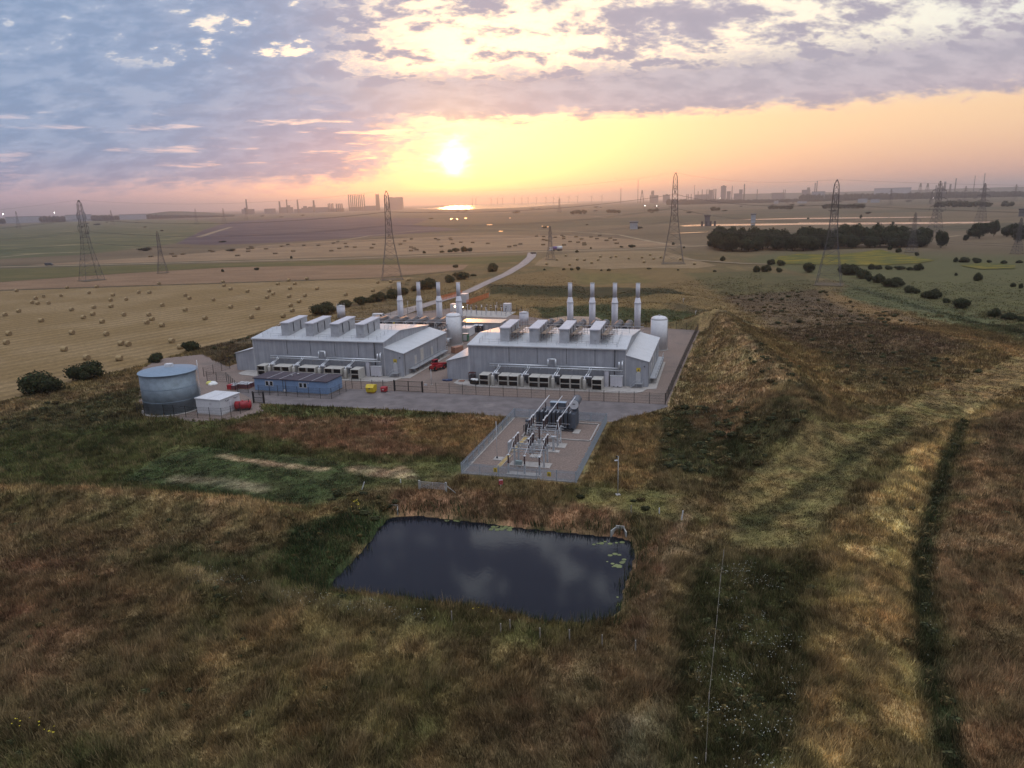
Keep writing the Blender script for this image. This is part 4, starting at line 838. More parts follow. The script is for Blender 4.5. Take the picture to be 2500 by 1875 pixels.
q0, q1, q2 = np.array((-64.14, 140.46)), np.array((-58.43, 138.35)), np.array((-57.08, 143.84)); ra = math.atan2(*(q1-q0)[::-1]); Lp = np.linalg.norm(q1-q0)
ph = thing('pump_house', 'white pump house box beside the round water tank', 'pump house', (*q0, 0), ra)
MB().bx(0, Lp, 0, 5.7, .15, 3.1).build('body', M_WHITE, ph); MB().bx(-.2, Lp+.2, -.2, 5.9, 0, .14).build('base', M_CONC, ph)
rf = MB().extr([(-.15, 3.1), (5.85, 3.16), (5.85, 3.32), (-.15, 3.26)], -.15, Lp+.15).build('roof', M_WHITE, ph)
MB().extr([(-.16, 3.27), (5.86, 3.33), (5.86, 3.35), (-.16, 3.29)], Lp/2-.05, Lp/2+.05).build('roof_seam', M_TRIM, rf)
for y in (1.6, 4.0): MB().path([(Lp, y, 2.7), (Lp+.35, y, 2.6), (Lp+.35, y+.7, 2.75)], .06).build('vent_pipe', M_DARK, ph)
MB().bx(Lp, Lp+.05, 2.6, 3.5, .2, 2.2).build('door', M_STACK, ph); MB().bx(3.4, 4.0, -.03, 0, 2., 2.5).build('notice', M_TRIM, ph)
rc = LP(G(*Z3((1425, 885))[0], .3)); rp = PL(rc[0], rc[1]+.9)
rt = thing('fuel_drum', 'red cylinder tank lying beside the white pump house', 'tank', (*rp, 0), ra+.55)
MB().tube((-1.5, 0, 1.05), (1.5, 0, 1.05), .85, 28).build('drum', M_RED, rt)
for x in (-1.5, 1.5): MB().tube((x, 0, 1.05), (x*1.1, 0, 1.05), .80, 28, r2=.45).build('end_cap', M_RED, rt)
for x in (-.9, .9): MB().bx(x-.1, x+.1, -.7, .7, 0, .5).build('cradle', M_DARK, rt)
MB().lathe([(.2, 1.85), (.2, 2.05)], n=12).build('filler_cap', M_RED, rt)

# ---------------------------------------------------------------- loose things in the yard
def container(name, label, cat, loc, rz, sx, sy, sz, m, roofm=None, group=None, doors=True):
    t = thing(name, label, cat, (*loc, .03), rz, group)
    MB().bx(-sx/2, sx/2, -sy/2, sy/2, .08, sz).build('body', m, t); MB().bx(-sx/2-.04, sx/2+.04, -sy/2-.04, sy/2+.04, sz, sz+.08).build('roof', roofm or m, t)
    if doors: MB().bx(-sx*.35, sx*.35, -sy/2-.03, -sy/2, .25, sz*.88).build('door', M_TRIM, t)
    MB().bx(-sx/2, sx/2, -sy/2, sy/2, 0, .08).build('skid', M_DARK, t)
    return t
sr = thing('switch_room', 'long low switch room with a flat roof catching the orange sunset', 'building', (*PL(-19, 62), .02), AZ)
MB().bx(0, 13.4, 0, 6.5, 0, 2.8).build('wall', M_WALL, sr); MB().extr([(-.2, 2.8), (6.7, 2.84), (6.7, 2.98), (-.2, 2.94)], -.2, 13.6).build('roof', mat('shiny_roof_sheet', (.45, .43, .42), .22, .3, var=.1), sr)
for x in (4.0, 8.3): MB().bx(x, x+.9, -.04, 0, .1, 2.2).build('door', M_TRIM, sr)
for k, x in enumerate((-13.3, -11.7)):
    t = thing('portable_toilet', 'dark blue portable toilet with white roof, %s of the pair by the switch room' % ('left', 'right')[k], 'toilet', (*PL(x, 60.9), .03), AZ, 'portable toilets')
    MB().bx(-.58, .58, -.58, .58, 0, 2.15).build('cabin', mat('navy_plastic', (.012, .016, .028), .4) if k == 0 else MATS['navy_plastic'], t)
    MB().extr([(-.64, 2.15), (.64, 2.15), (.4, 2.42), (-.4, 2.42)], -.64, .64).build('roof', M_WHITE, t)
    MB().bx(-.42, .42, -.62, -.58, .15, 2.0).build('door', M_DARK, t); MB().tube((0, -.63, 1.72), (0, -.65, 1.72), .16, 14).build('door_sign', M_WHITE, t)
container('equipment_container', 'white container beside the tall domed tank between the halls', 'container', PL(-14.6, 55.4), AZ, 3.4, 5.5, 2.5, M_WHITE)
container('green_cabinet', 'dark green cabinet standing right of the tall domed tank', 'cabinet', PL(-11.6, 46.0), AZ, 1.6, 1.6, 2.2, M_GREEN, M_TRIM)
t = thing('timber_stack', 'stack of reddish timber packs on the ground between the halls', 'timber stack', (*PL(-8.4, 29.6), .03), AZ+1.15)
for k in range(3): MB().bx(-1.6, 1.6, -.8, .8, .1+.55*k, .58+.55*k).build('timber_pack', M_WOOD, t); MB().bx(-1.2, -1.1, -.8, .8, .55*k, .1+.55*k).bx(1.1, 1.2, -.8, .8, .55*k, .1+.55*k).build('bearer', M_WOOD, t)
for k, (q, r, h, lb) in enumerate(((ZC((2000, 650))[0], 1.55, 4.2, 'small grey vertical tank behind the leftmost roof vent of the scaffolded hall'), (Z1((1010, 425))[0], 1.5, 4.2, 'small grey vertical tank by the hedge behind the left hall'))):
    p = LP(G(*q)); t = thing('oil_tank', lb, 'tank', (*PL(*p), .02), AZ, 'small grey tanks')
    MB().lathe([(r, 0), (r, h)], n=28).build('shell', M_STACK, t); MB().lathe([(r+.06, h), (r+.06, h+.1), (.2, h+.45)], n=28).build('lid', M_TRIM, t)
    m = MB()
    for a in np.linspace(0, 2*math.pi, 11): m.bar((r*math.cos(a), r*math.sin(a), h), (r*math.cos(a), r*math.sin(a), h+1.1), .03)
    m.build('top_rail', M_GALV, t)
# telehandler
tp = LP(G(*Z1((1862, 905))[0])); te = thing('telehandler', 'red telehandler parked between the two engine halls', 'telehandler', (*PL(tp[0]-.1, tp[1]+1.2), .03), AZ+1.15)
MB().extr([(-2.2, .6), (2.0, .6), (2.2, 1.1), (1.2, 1.25), (-2.2, 1.35)], -.55, .55, 1).build('chassis', M_RED, te)
MB().bx(-.9, .5, .2, 1.0, 1.2, 1.5).bx(-.9, .5, .2, 1.0, 2.45, 2.55).bx(-.9, -.82, .2, .28, 1.5, 2.45).bx(.42, .5, .2, .28, 1.5, 2.45).bx(-.9, -.82, .92, 1., 1.5, 2.45).bx(.42, .5, .92, 1., 1.5, 2.45).build('cab_frame', M_RED, te)
MB().bx(-.84, .44, .26, .94, 1.5, 2.45).build('cab_glass', M_GLASS, te)
MB().extr([(-2.3, 1.75), (-2.3, 2.15), (2.7, 1.45), (2.7, 1.1)], -.5, -.05, 1).build('boom', M_RED, te)
MB().bx(-1.4, .9, -1., -.55, .7, 1.4).build('engine_cover', M_RED, te); MB().bx(2.6, 2.8, -.7, .7, .2, 1.3).bx(2.8, 3.9, -.5, -.38, .2, .27).bx(2.8, 3.9, .38, .5, .2, .27).build('fork_carriage', M_DARK, te)
for x in (-1.45, 1.45):
    for y in (-1.0, .72):
        w = MB().tube((x, y, .58), (x, y+.3, .58), .58, 20).build('wheel', M_RUBBER, te); MB().tube((x, y-.02, .58), (x, y+.32, .58), .24, 14).build('rim', M_RED, w)
# bins
bp = LP(G(*ZC((0, 0))[0])); a, c = G(*Z1((1230, 1110))[0]), G(*Z1((1305, 1110))[0]); ctr = (a+c)/2+UY*.7
t = thing('waste_skip', 'yellow lidded waste bin on the tarmac before the hall steps', 'skip', (*ctr, .03), AZ)
MB().extr([(-.75, .35), (.75, .35), (.95, 1.35), (-.95, 1.35)], -.9, .9).build('body', M_YELLOW, t); MB().extr([(-1., 1.35), (1., 1.35), (.85, 1.75), (-.3, 1.95)], -.95, .95).build('lid', M_YELLOW, t)
MB().bx(-.8, .8, -.6, .6, .05, .35).build('undercarriage', mat('rusty_orange', (.25, .12, .02), .8), t); MB().box((0, -.99, 1.05), (.3, .04, .3)).build('hazard_mark', M_DARK, t)
a, c = G(*Z1((1360, 1103))[0]), G(*Z1((1412, 1100))[0]); ctr = (a+c)/2+UY*.5
t = thing('red_bin', 'small red wheeled bin right of the yellow waste bin', 'bin', (*ctr, .03), AZ)
MB().extr([(-.5, .25), (.5, .25), (.62, 1.0), (-.62, 1.0)], -.6, .6).build('body', M_RED, t); MB().extr([(-.65, 1.), (.65, 1.), (.5, 1.2), (-.5, 1.2)], -.63, .63).build('lid', M_RED, t)
MB().box((0, -.63, .6), (.45, .03, .18)).build('sticker', M_WHITE, t)
for x in (-.45, .45):
    for y in (-.35, .35): MB().tube((x-.05, y, .12), (x+.05, y, .12), .12, 10).build('wheel', M_RUBBER, t)
t = thing('sign_post', 'thin white post in front of the red telehandler', 'post', (*G(*Z1((1820, 1030))[0]), .02), 0); MB().tube((0, 0, 0), (0, 0, 3.6), .06).build('pole', M_TRIM, t); MB().box((0, 0, 0), (.5, .5, .1)).build('foot', M_CONC, t)
t = thing('sign_board', 'small white notice leaning on the fence right of the black gate', 'sign', (*G(*Z1((1768, 1058))[0]), .02), AZ); MB().bx(-.35, .35, -.03, .03, .5, .95).build('board', M_WHITE, t)
for x in (-.25, .25): MB().bar((x, 0.05, 0), (x, .05, .9), .03).build('leg', M_DARK, t)
# pallets of drums and bags by the left fence
for k, (i, j) in enumerate(((0, 0), (1, 0), (0, 1), (1, 1), (2, 1), (1, 2), (2, 2), (3, 2), (3, 1))):
    p = PL(-46.3+1.2*i, -18.+1.35*j); red = k == 0
    t = thing('storage_crate', 'bright red storage crate at the near left corner of the drum pallets' if red else 'dark red caged container with pale lid among the crates beside the blue cabin', 'crate', (*p, .03), AZ+.1, 'crates beside the cabin')
    MB().bx(-.5, .5, -.58, .58, .14, 1.05).build('body', M_RED if red else (mat('dull_red_plastic', (.13, .045, .05), .7) if k == 1 else MATS['dull_red_plastic']), t); MB().bx(-.52, .52, -.6, .6, 0, .13).build('pallet', M_WOOD, t)
    MB().bx(-.47, .47, -.55, .55, 1.05, 1.12).build('lid', M_RED if red else M_TRIM, t)
def bag(name, label, p, r, m, group):
    mb = MB(); n, k = 12, 7; v = []
    for a in range(k):
        ph_ = math.pi/2*a/(k-1)
        for i in range(n): th = 2*math.pi*i/n; q = r*(.8+.4*vnoise(np.array([p[0]*3+math.cos(th)*1.5+a*.3]), np.array([p[1]*3+math.sin(th)*1.5]), 1.)[0]); v.append((p[0]+q*math.cos(th)*math.cos(ph_), p[1]+q*math.sin(th)*math.cos(ph_), .03+q*.8*math.sin(ph_)))
    mb.add(v, [(a*n+i, a*n+(i+1) % n, (a+1)*n+(i+1) % n, (a+1)*n+i) for a in range(k-1) for i in range(n)], True)
    return tag(mb.build(name, m), label, 'bag', group)
M_SHEET = mat('white_plastic_sheet', (.62, .62, .60), .5, var=.2, vscale=4)
for dx_, dy_, r, lb, m in ((-55., -14.2, .75, 'yellowish bulk bag at the left of the white bags by the fence', mat('yellow_bag', (.50, .46, .12), .7)), (-54., -14.0, .8, 'white bulk bag in the middle of the bag heap by the fence', M_SHEET), (-53.1, -14.6, .65, 'white bulk bag at the right of the bag heap by the fence', M_SHEET), (-53.9, -15.1, .6, 'white bulk bag nearest the tank in the bag heap', M_SHEET)):
    bag('bulk_bag', lb, PL(dx_, dy_), r, m, 'bulk bags')
p = PL(6.6, -1.3); t = thing('caged_gas_store', 'dark red mesh cage at the foot of the scaffolded hall, left of the coolers', 'cage', (*p, .13), AZ)
m = MB()
for x in (-.7, 0, .7):
    for y in (-.5, .5): m.bx(x-.04, x+.04, y-.04, y+.04, 0, 2.)
for z in (.05, 1., 1.95):
    for y in (-.5, .5): m.bx(-.7, .7, y-.03, y+.03, z-.03, z+.03)
m.build('frame', mat('rust_red_frame', (.07, .02, .02), .7), t); MB().bx(-.64, .64, -.4, .4, .05, 1.5).build('cylinders', M_DARK, t); MB().bx(-.75, .75, -.55, .55, 2., 2.05).build('roof', MATS['rust_red_frame'], t)
p = PL(8.1, -3.9); t = thing('open_skip', 'black open skip filled with white sacks in front of the scaffolded hall', 'skip', (*p, .13), AZ-.25)
MB().extr([(-.55, .1), (.55, .1), (.75, .95), (-.75, .95)], -1., 1.).build('body', M_RUBBER, t)
bg_ = MB(); 
for i in range(6): bg_.lathe([(.34, 0), (.40, .12), (.28, .3), (.08, .36)], (-.7+.28*i, .2*math.sin(i*2.2), .92), 10)
bg_.build('sacks', M_SHEET, t)
p = PL(.6, -1.6); tag(MB().prism([(p[0]+math.cos(a)*r*1.1, p[1]+math.sin(a)*r*.7) for a, r in zip(np.linspace(0, 5.8, 11), (1, 1.2, .8, 1.1, .9, 1.2, 1, .7, 1.1, .9, 1.))], .03, .32).build('folded_tarpaulin', mat('blue_tarpaulin', (.03, .05, .12), .6, var=.4, vscale=2.)), 'crumpled dark blue tarpaulin at the left foot of the scaffolded hall', 'tarpaulin')
p = PL(4.2, -1.9); t = thing('pallet', 'wooden pallet lying on the slab left of the mesh cage', 'pallet', (*p, .13), AZ); mb = MB()
for i in range(6): mb.bx(-.6, .6, -.6+.21*i, -.45+.21*i, .1, .13)
mb.build('deck_boards', M_WOOD, t); MB().bx(-.6, -.5, -.6, .6, 0, .1).bx(-.05, .05, -.6, .6, 0, .1).bx(.5, .6, -.6, .6, 0, .1).build('bearers', M_WOOD, t)
def van(name, label, cat, loc, rz, m, L=5.2, h=2.2):
    t = thing(name, label, cat, (*loc, .03), rz)
    MB().extr([(-L/2, .4), (L/2, .4), (L/2, 1.0), (L/2-.9, 1.25), (L/2-1.7, h), (-L/2, h)], -.95, .95, 1).build('body', m, t)
    MB().extr([(L/2-.95, 1.3), (L/2-.85, 1.26), (L/2-1.58, h-.1), (L/2-1.68, h-.1)], -.8, .8, 1).build('windscreen', M_GLASS, t)
    for y in (-.97, .95): MB().bx(L/2-2.4, L/2-1.6, y, y+.02, 1.25, h-.3).build('side_window', M_GLASS, t)
    for x in (-L/2+1., L/2-1.):
        for y in (-.98, .76): MB().tube((x, y, .36), (x, y+.22, .36), .36, 16).build('wheel', M_RUBBER, t)
    return t
p = LP(G(*ZC((150, 580))[0])); van('parked_van', 'white van parked by the access track behind the left hall', 'van', PL(*p), AZ+.1, M_WHITE)

# ---------------------------------------------------------------- fences
def hz(p): return float(height(np.array([p[0]]), np.array([p[1]]))[0])
def mesh_fence(name, label, pts, h=2.4, step=2.75, m=None, posts=True, wire=.022, gap=.16, group='mesh fences', base=None):
    m = m or M_FENCE; P = [Vector((*p, 0)) for p in pts]; o = P[0]
    t = thing(name, label, 'fence', (o.x, o.y, 0), 0, group)
    pan = MB()
    for a, c in zip(P[:-1], P[1:]):
        L = (c-a).length; d = (c-a)/L; n = max(1, round(L/step))
        za, zc = (hz(a), hz(c)) if base is None else (base, base)
        for i in range(int(L/gap)+1):
            f = i*gap/L; q = a+d*i*gap-o; zz = max(za+(zc-za)*f, 0) if base is None else base; pan.add([(q.x-d.x*wire/2, q.y-d.y*wire/2, zz+.05), (q.x+d.x*wire/2, q.y+d.y*wire/2, zz+.05), (q.x+d.x*wire/2, q.y+d.y*wire/2, zz+h-.08), (q.x-d.x*wire/2, q.y-d.y*wire/2, zz+h-.08)], [(0, 1, 2, 3)])
        for z in np.linspace(.1, h-.12, 5): pan.bar((a-o)+Vector((0, 0, max(za, 0)+z)), (c-o)+Vector((0, 0, max(zc, 0)+z)), .014)
        for i in range(n+(c is P[-1])):
            q = a+d*L*i/n-o; zz = max(za+(zc-za)*i/n, 0); MB().bx(q.x-.045, q.x+.045, q.y-.045, q.y+.045, zz-.1, zz+h).build('post', m, t)
    pan.build('mesh_panel', m, t); return t
g0, g1 = PL(-7.8, -12.6), PL(-1.0, -12.7)
mesh_fence('mesh_fence', 'black mesh fence along the front of the scaffolded hall beside the tarmac', [PL(-.9, -12.7), PL(51.1, -12.8)], step=3.0)
mesh_fence('mesh_fence', 'black mesh fence down the right side of the yard below the grassy mound', [PL(51.15, -12.7), PL(52.9, 30), PL(54.9, 72.4)], step=2.6, gap=.10, wire=.05)
zc10 = zs(600, 840, .16275)
c10 = [tuple(G(*q)) for q in zc10((200, 770), (365, 768), (610, 782), (780, 795), (1125, 820), (1290, 822), (1412, 760), (1600, 668))]
mesh_fence('mesh_fence', 'black mesh fence wrapped round the near side of the blue cabin', c10, step=2.4)
mesh_fence('mesh_fence', 'black mesh fence between the blue cabin and the black double gate', [c10[-1], tuple(G(*zc10((1735, 672))[0])), tuple(G(*zc10((1900, 690))[0])), PL(-7.9, -12.5)], step=2.9)
tf = gs(Z3((30, 940), (130, 965), (530, 977), (850, 1003), (1175, 1020), (1300, 990), (1545, 890)))
mesh_fence('mesh_fence', 'black mesh fence in front of the round water tank and pump house', tf, step=2.6)
mesh_fence('mesh_fence', 'black mesh fence behind the drum pallets between water tank and cabin', gs(Z3((975, 498), (1105, 512), (1240, 512), (1390, 655), (1530, 660))), step=2.5)
mesh_fence('mesh_fence', 'black mesh fence running back from the water tank along the hedge', gs(Z3((930, 440), (1060, 400), (1280, 332)))+[PL(-63, 4), PL(-62.5, 34)], step=2.8)
mesh_fence('mesh_fence', 'black mesh fence at the rear round the switchyard', [PL(-62, 86), PL(-44, 100), PL(-40, 110), PL(-20, 112), PL(-10, 104), PL(-6, 88), PL(20, 78), PL(54.5, 72.6)], step=3.2)
# double gate
def gate(name, label, a, c, h, leaves, m):
    a, c = Vector((*a, 0)), Vector((*c, 0)); L = (c-a).length; t = thing(name, label, 'gate', (a.x, a.y, .03), math.atan2(c.y-a.y, c.x-a.x))
    for x in (0, L): MB().bx(x-.11, x+.11, -.11, .11, 0, h+.15).build('post', m, t)
    w = (L-.3)/leaves
    for k in range(leaves):
        x0, x1 = .15+w*k+.03, .15+w*(k+1)-.03
        f = MB().bx(x0, x0+.09, -.04, .04, .1, h).bx(x1-.09, x1, -.04, .04, .1, h)
        for z in (.12, h*.5, h-.06): f.bx(x0, x1, -.035, .035, z-.04, z+.04)
        for x in np.arange(x0+.12, x1, .12): f.bx(x-.011, x+.011, -.008, .008, .1, h)
        f.build('gate_leaf', m, t)
    return t
gate('yard_gate', 'black double gate on the tarmac in front of the passage between the halls', g0, g1, 2.4, 2, M_FENCE)
ga, gb = G(*Z3((1600, 795))[0]), G(*Z3((1745, 800))[0])
gate('side_gate', 'small black gate beside the near left corner of the blue cabin', ga, gb, 2.4, 1, M_FENCE)
# switchyard fence mesh with the orange of the low sun put into its colour
for lb, a, c in (('fence mesh coloured sunset orange on the right of the switchyard', (-36.8, 118.5), (-35.1, 142.4)), ('fence mesh coloured sunset orange at the back of the switchyard behind the rightmost left-hall stack', (-52.8, 131.), (-50., 150.))):
    mesh_fence('sunset_tinted_mesh', lb, [PL(*a), PL(*c)], h=2.3, step=2.4, m=M_ORANGE, wire=.11, gap=.2, group='sunset-tinted fences', base=0.)

# ---------------------------------------------------------------- transformer compound
def palisade(label, a, c, h=1.85):
    a, c = np.array(a), np.array(c); L = np.linalg.norm(c-a); t = thing('palisade_fence', label, 'fence', (*a, .0), math.atan2(*(c-a)[::-1]), 'palisade fences')
    n = int(L/.15); pn = MB()
    for i in range(n+1):
        x = i*L/n; w = .036; pn.add([(x-w, 0, .06), (x, -.018, .06), (x+w, 0, .06), (x+w, 0, h-.08), (x, -.018, h), (x-w, 0, h-.08)], [(0, 1, 4, 5), (1, 2, 3, 4)])
    pn.build('pales', M_PALE, t)
    for z in (.35, h-.4): MB().bx(0, L, .02, .06, z-.03, z+.03).build('rail', M_PALE, t)
    k = max(1, round(L/2.75))
    for i in range(k+1): x = i*L/k; MB().bx(x-.05, x+.05, .06, .16, 0, h-.1).build('post', M_PALE, t)
    MB().bx(-.1, L+.1, .02, .30, -.12, .12).build('kerb', M_CONC, t)
cp = lambda x, y: PL(x, y, O3)
palisade('near side of the grey palisade round the transformer compound', cp(0, 0), cp(17.8, 0))
palisade('left side of the grey palisade round the transformer compound', cp(0, 30), cp(0, .02))
palisade('right side of the grey palisade round the transformer compound', cp(17.8, .02), cp(17.8, 30))
palisade('far side of the grey palisade round the transformer compound, against the tarmac', cp(17.75, 30), cp(.05, 30))
for q, lb in (((615, 905), 'yellow warning sign on the near palisade, left one'), ((1245, 958), 'yellow warning sign on the near palisade, right one')):
    p = LP(G(*Z4(q)[0], 1.1), O3); t = thing('warning_sign', lb, 'sign', (*cp(p[0], -.06), 1.05), AZ, 'palisade warning signs')
    MB().bx(-.27, .27, -.02, .02, -.33, .33).build('plate', M_YELLOW, t); MB().extr([(-.17, -.08), (.17, -.08), (0, .22)], -.03, -.022, 1).build('symbol', M_DARK, t); MB().bx(-.18, .18, -.03, -.022, -.25, -.15).build('symbol_bar', M_DARK, t)
p = LP(G(*Z4((1635, 875))[0], 1.0), O3); tag(MB().bx(-.03, .03, -.03, .03, 0, 1.3).build('marker_post', mat('pale_yellow_paint', (.55, .55, .25), .6), None, (*cp(18.3, max(p[1], 1.)), .0)), 'pale yellow marker post outside the right palisade', 'post')
# ground slabs and kerbs inside
def pad(x0, x1, y0, y1, z=.14, m=None): return tag(MB().prism([cp(x0, y0), cp(x1, y0), cp(x1, y1), cp(x0, y1)], .03, z).build('plinth_slab', m or M_CONC), kind='structure')
pad(6.2, 12.7, 4.7, 6.8); pad(8.4, 10.2, 8.9, 10.5); pad(9.5, 13.1, 14.3, 16.6); pad(10.4, 12.6, 11.9, 13.05); pad(3.0, 4.45, 6.5, 8.05); pad(6.8, 12.2, 1.0, 2.3); pad(6.2, 9.2, 14.3, 16.6); pad(12.8, 14.0, 22.2, 24.5)
kb = MB()
for (a, c) in (((4.6, 18.6), (16.6, 18.6)), ((16.6, 18.6), (16.6, 28.2)), ((16.6, 28.2), (4.6, 28.2)), ((4.6, 28.2), (4.6, 18.6))):
    a, c = cp(*a), cp(*c); ctr = ((a[0]+c[0])/2, (a[1]+c[1])/2, .03); kb.box(ctr, (math.dist(a, c)+.22, .24, .22), math.atan2(c[1]-a[1], c[0]-a[0]))
tag(kb.build('bund_kerb', M_CONC), kind='structure')
yt = thing('cable_trough', 'yellow covered cable trough running along the transformer compound floor', 'cable trough', (*cp(4.85, 3.4), .035), AZ+math.radians(-2))
MB().bx(-.34, .34, 0, 5.6, 0, .12).bx(-.34, .34, 7.4, 15, 0, .12).build('cover', mat('yellow_grp_cover', (.34, .24, .09), .7, var=.2, vscale=3), yt); MB().bx(-.42, -.34, 0, 15, 0, .16).bx(.34, .42, 0, 15, 0, .16).build('edge', M_CONC, yt)
# transformer
tr = thing('power_transformer', 'large slate grey power transformer with radiator banks and a round oil drum', 'transformer', (*cp(9.2, 25.6), .03), AZ)
MB().bx(-2.4, 2.6, -.3, 2.4, .35, 3.1).build('tank', M_SLATE, tr); MB().bx(-2.6, 2.8, -.5, 2.6, .05, .35).build('skid', M_DARK, tr)
for k in range(9):
    x = -3.2+.74*k; b_ = MB()
    for j in range(4): b_.bx(x+.13*j, x+.13*j+.07, -2.3, -.75, .55, 3.35)
    b_.build('radiator', M_SLATE, tr); MB().tube((x+.23, -2.2, 3.4), (x+.23, -.4, 3.4), .055).build('radiator_header', M_GALV, tr)
for k in range(6): MB().bx(3.0, 3.9, -2.1+.62*k, -1.72+.62*k, .55, 3.2).build('radiator', M_SLATE, tr)
MB().bx(-3.3, 3.6, -2.35, -.7, .1, .3).build('radiator_base', M_DARK, tr)
MB().bx(-1.3, 1.5, 1.0, 2.0, 3.5, 4.25).build('cable_box', M_SLATE, tr); MB().bx(-1.4, 1.6, .9, 2.1, 4.25, 4.33).build('cable_box_lid', mat('pale_slate_paint', (.24, .30, .36), .5), tr)
cd = MB().tube((3.4, -.6, 4.55), (3.4, 2.6, 4.75), .82, 26).build('conservator', M_SLATE, tr); MB().tube((3.4, -.62, 4.55), (3.4, -.7, 4.55), .84, 26).build('conservator_end', M_WHITE, cd)
MB().box((3.4, -.75, 4.6), (.5, .04, .16)).build('gauge', M_DARK, cd)
for y in (.1, 1.9): MB().bx(3.1, 3.7, y-.08, y+.08, .35, 4.).build('conservator_leg', M_SLATE, tr)
MB().path([(3.2, .6, 3.9), (2.4, .6, 3.6), (1.4, .6, 3.3)], .1).build('oil_pipe', M_DARK, tr)
for x in (-2.0, .2, 2.3):
    b_ = MB()
    for i in range(9): b_.lathe([(.09, 0), (.16, .03), (.09, .07)], (x, .2, 3.15+.14*i), 12)
    b_.tube((x, .2, 3.1), (x, .2, 4.5), .085, 10); b_.build('bushing', M_PORC, tr)
    MB().lathe([(.2, 0), (.2, .12)], (x, .2, 3.1), 14).build('turret', M_GALV, tr)
for x in (-2.5, -2.1, 2.2): MB().bx(x, x+.25, -.6, -.2, 3.1, 3.65).build('relay', M_DARK, tr)
# switchgear frames with insulators
def insulator(mb_, x, y, z0, h, r=.105):
    n = int(h/.13); mb_.tube((x, y, z0), (x, y, z0+h), r*.85, 10)
    for i in range(n): mb_.lathe([(r*.8, 0), (r*1.55, .03), (r*.8, .06)], (x, y, z0+.06+i*(h-.1)/n), 10)
def disconnector(label, y0, back):
    t = thing('disconnector', label, 'switchgear', (*cp(0, y0), .03), AZ, 'high voltage disconnectors'); zf = 2.95
    fr = MB()
    for y in (-1.2, 1.2): fr.bx(6.6, 12.3, y-.08, y+.08, zf-.2, zf).bx(6.6, 12.3, y-.05, y+.05, zf-.6, zf-.5)
    for x in (7.05, 9.45, 11.85): fr.bx(x-.12, x+.12, -1.6, 1.6, zf, zf+.12)
    fr.bar((7., -1.2, .9), (9.4, -1.2, zf-.2), .05).bar((9.4, -1.2, zf-.2), (11.8, -1.2, .7), .05).bar((7, 1.2, zf-.2), (9.4, 1.2, .6), .05).bar((11.8, 1.2, zf-.2), (9.6, 1.2, .6), .05)
    fr.bar((6.4, 1.35, zf+.35), (13.4, 1.35, zf+.35), .04).bar((7., 0, zf+.2), (13., 0, zf+.2), .035)
    fr.build('frame', M_GALV, t)
    for x in (7.1, 11.8):
        for y in (-1.2, 1.2): MB().bx(x-.13, x+.13, y-.13, y+.13, .1, zf-.2).build('leg', M_GALV, t)
    for x in (7.05, 9.45, 11.85):
        m = MB()
        for y in (-1.25, 0, 1.25): insulator(m, x, y, zf+.12, 1.45)
        m.build('insulator_row', M_PORC, t)
        c = MB().tube((x, -1.5, zf+1.63), (x, 1.6, zf+1.68), .07, 8)
        for y in (-1.25, 1.25): c.lathe([(.16, 0), (.22, .1), (.1, .2)], (x, y, zf+1.56), 10)
        c.build('contact_arm', M_WHITE, t)
    MB().bx(6.0, 6.35, -1.1, .3, 2.1, 3.75).build('drive_cabinet', M_GALV, t) if not back else MB().path([(11.85, -1.25, zf+1.6), (12.6, -2.4, 2.2), (12.3, -2.8, .9)], .05).build('down_lead', M_WHITE, t)
    return t
disconnector('front row of brown post insulators on a steel frame nearest the palisade', 6.1, False)
disconnector('back row of brown post insulators on a steel frame before the transformer', 16.0, True)
for k, x in enumerate((7.1, 9.5, 11.9)):
    t = thing('busbar', 'white sloping busbar tube over the transformer, %s of three' % ('left', 'middle', 'right')[k], 'busbar', (*cp(x, 17.), 4.62), AZ, 'busbar tubes')
    MB().tube((0, .5, .0), (.9, 8.4, 1.35), .075, 10).build('tube', M_WHITE, t); MB().path([(0, .5, 0), (-.25, -.2, .05), (-.55, -1.9, -1.9), (-.45, -2.6, -2.6)], .055).build('jumper', M_WHITE, t)
for k, x in enumerate((7.06, 9.6, 11.9)):
    t = thing('surge_post', 'dark insulator post on a leg behind the near palisade, %s of three' % ('left', 'middle', 'right')[k], 'insulator', (*cp(x, 1.6), .03), AZ, 'near insulator posts')
    MB().bx(-.13, .13, -.13, .13, .1, 1.6).build('leg', M_GALV, t); m = MB(); insulator(m, 0, 0, 1.6, 1.35, .1); m.build('insulator', M_PORC, t)
    MB().lathe([(.22, 0), (.28, .05), (.1, .12)], (0, 0, 2.95), 12).build('cap', M_GALV, t); MB().path([(0, 0, 3.0), (.05, 1.5, 3.6), (.1, 3.2, 4.5)], .035).build('lead', M_WHITE, t)
t = thing('steel_column', 'thick grey steel column with a flat cap right of the insulator rows', 'column', (*cp(11.6, 12.55), .03), AZ); MB().bx(-.17, .17, -.17, .17, .1, 2.5).build('shaft', M_GALV, t); MB().bx(-.45, .45, -.3, .3, 2.5, 2.62).build('cap_plate', M_GALV, t)
MB().bar((-.2, .1, 2.5), (-1.3, -1.0, 4.4), .05).bar((.3, 0, 2.5), (1.3, .9, 1.2), .05).build('brace', M_WHITE, t); MB().bx(-.4, .4, -.3, .3, 0, .12).build('foot', M_CONC, t)
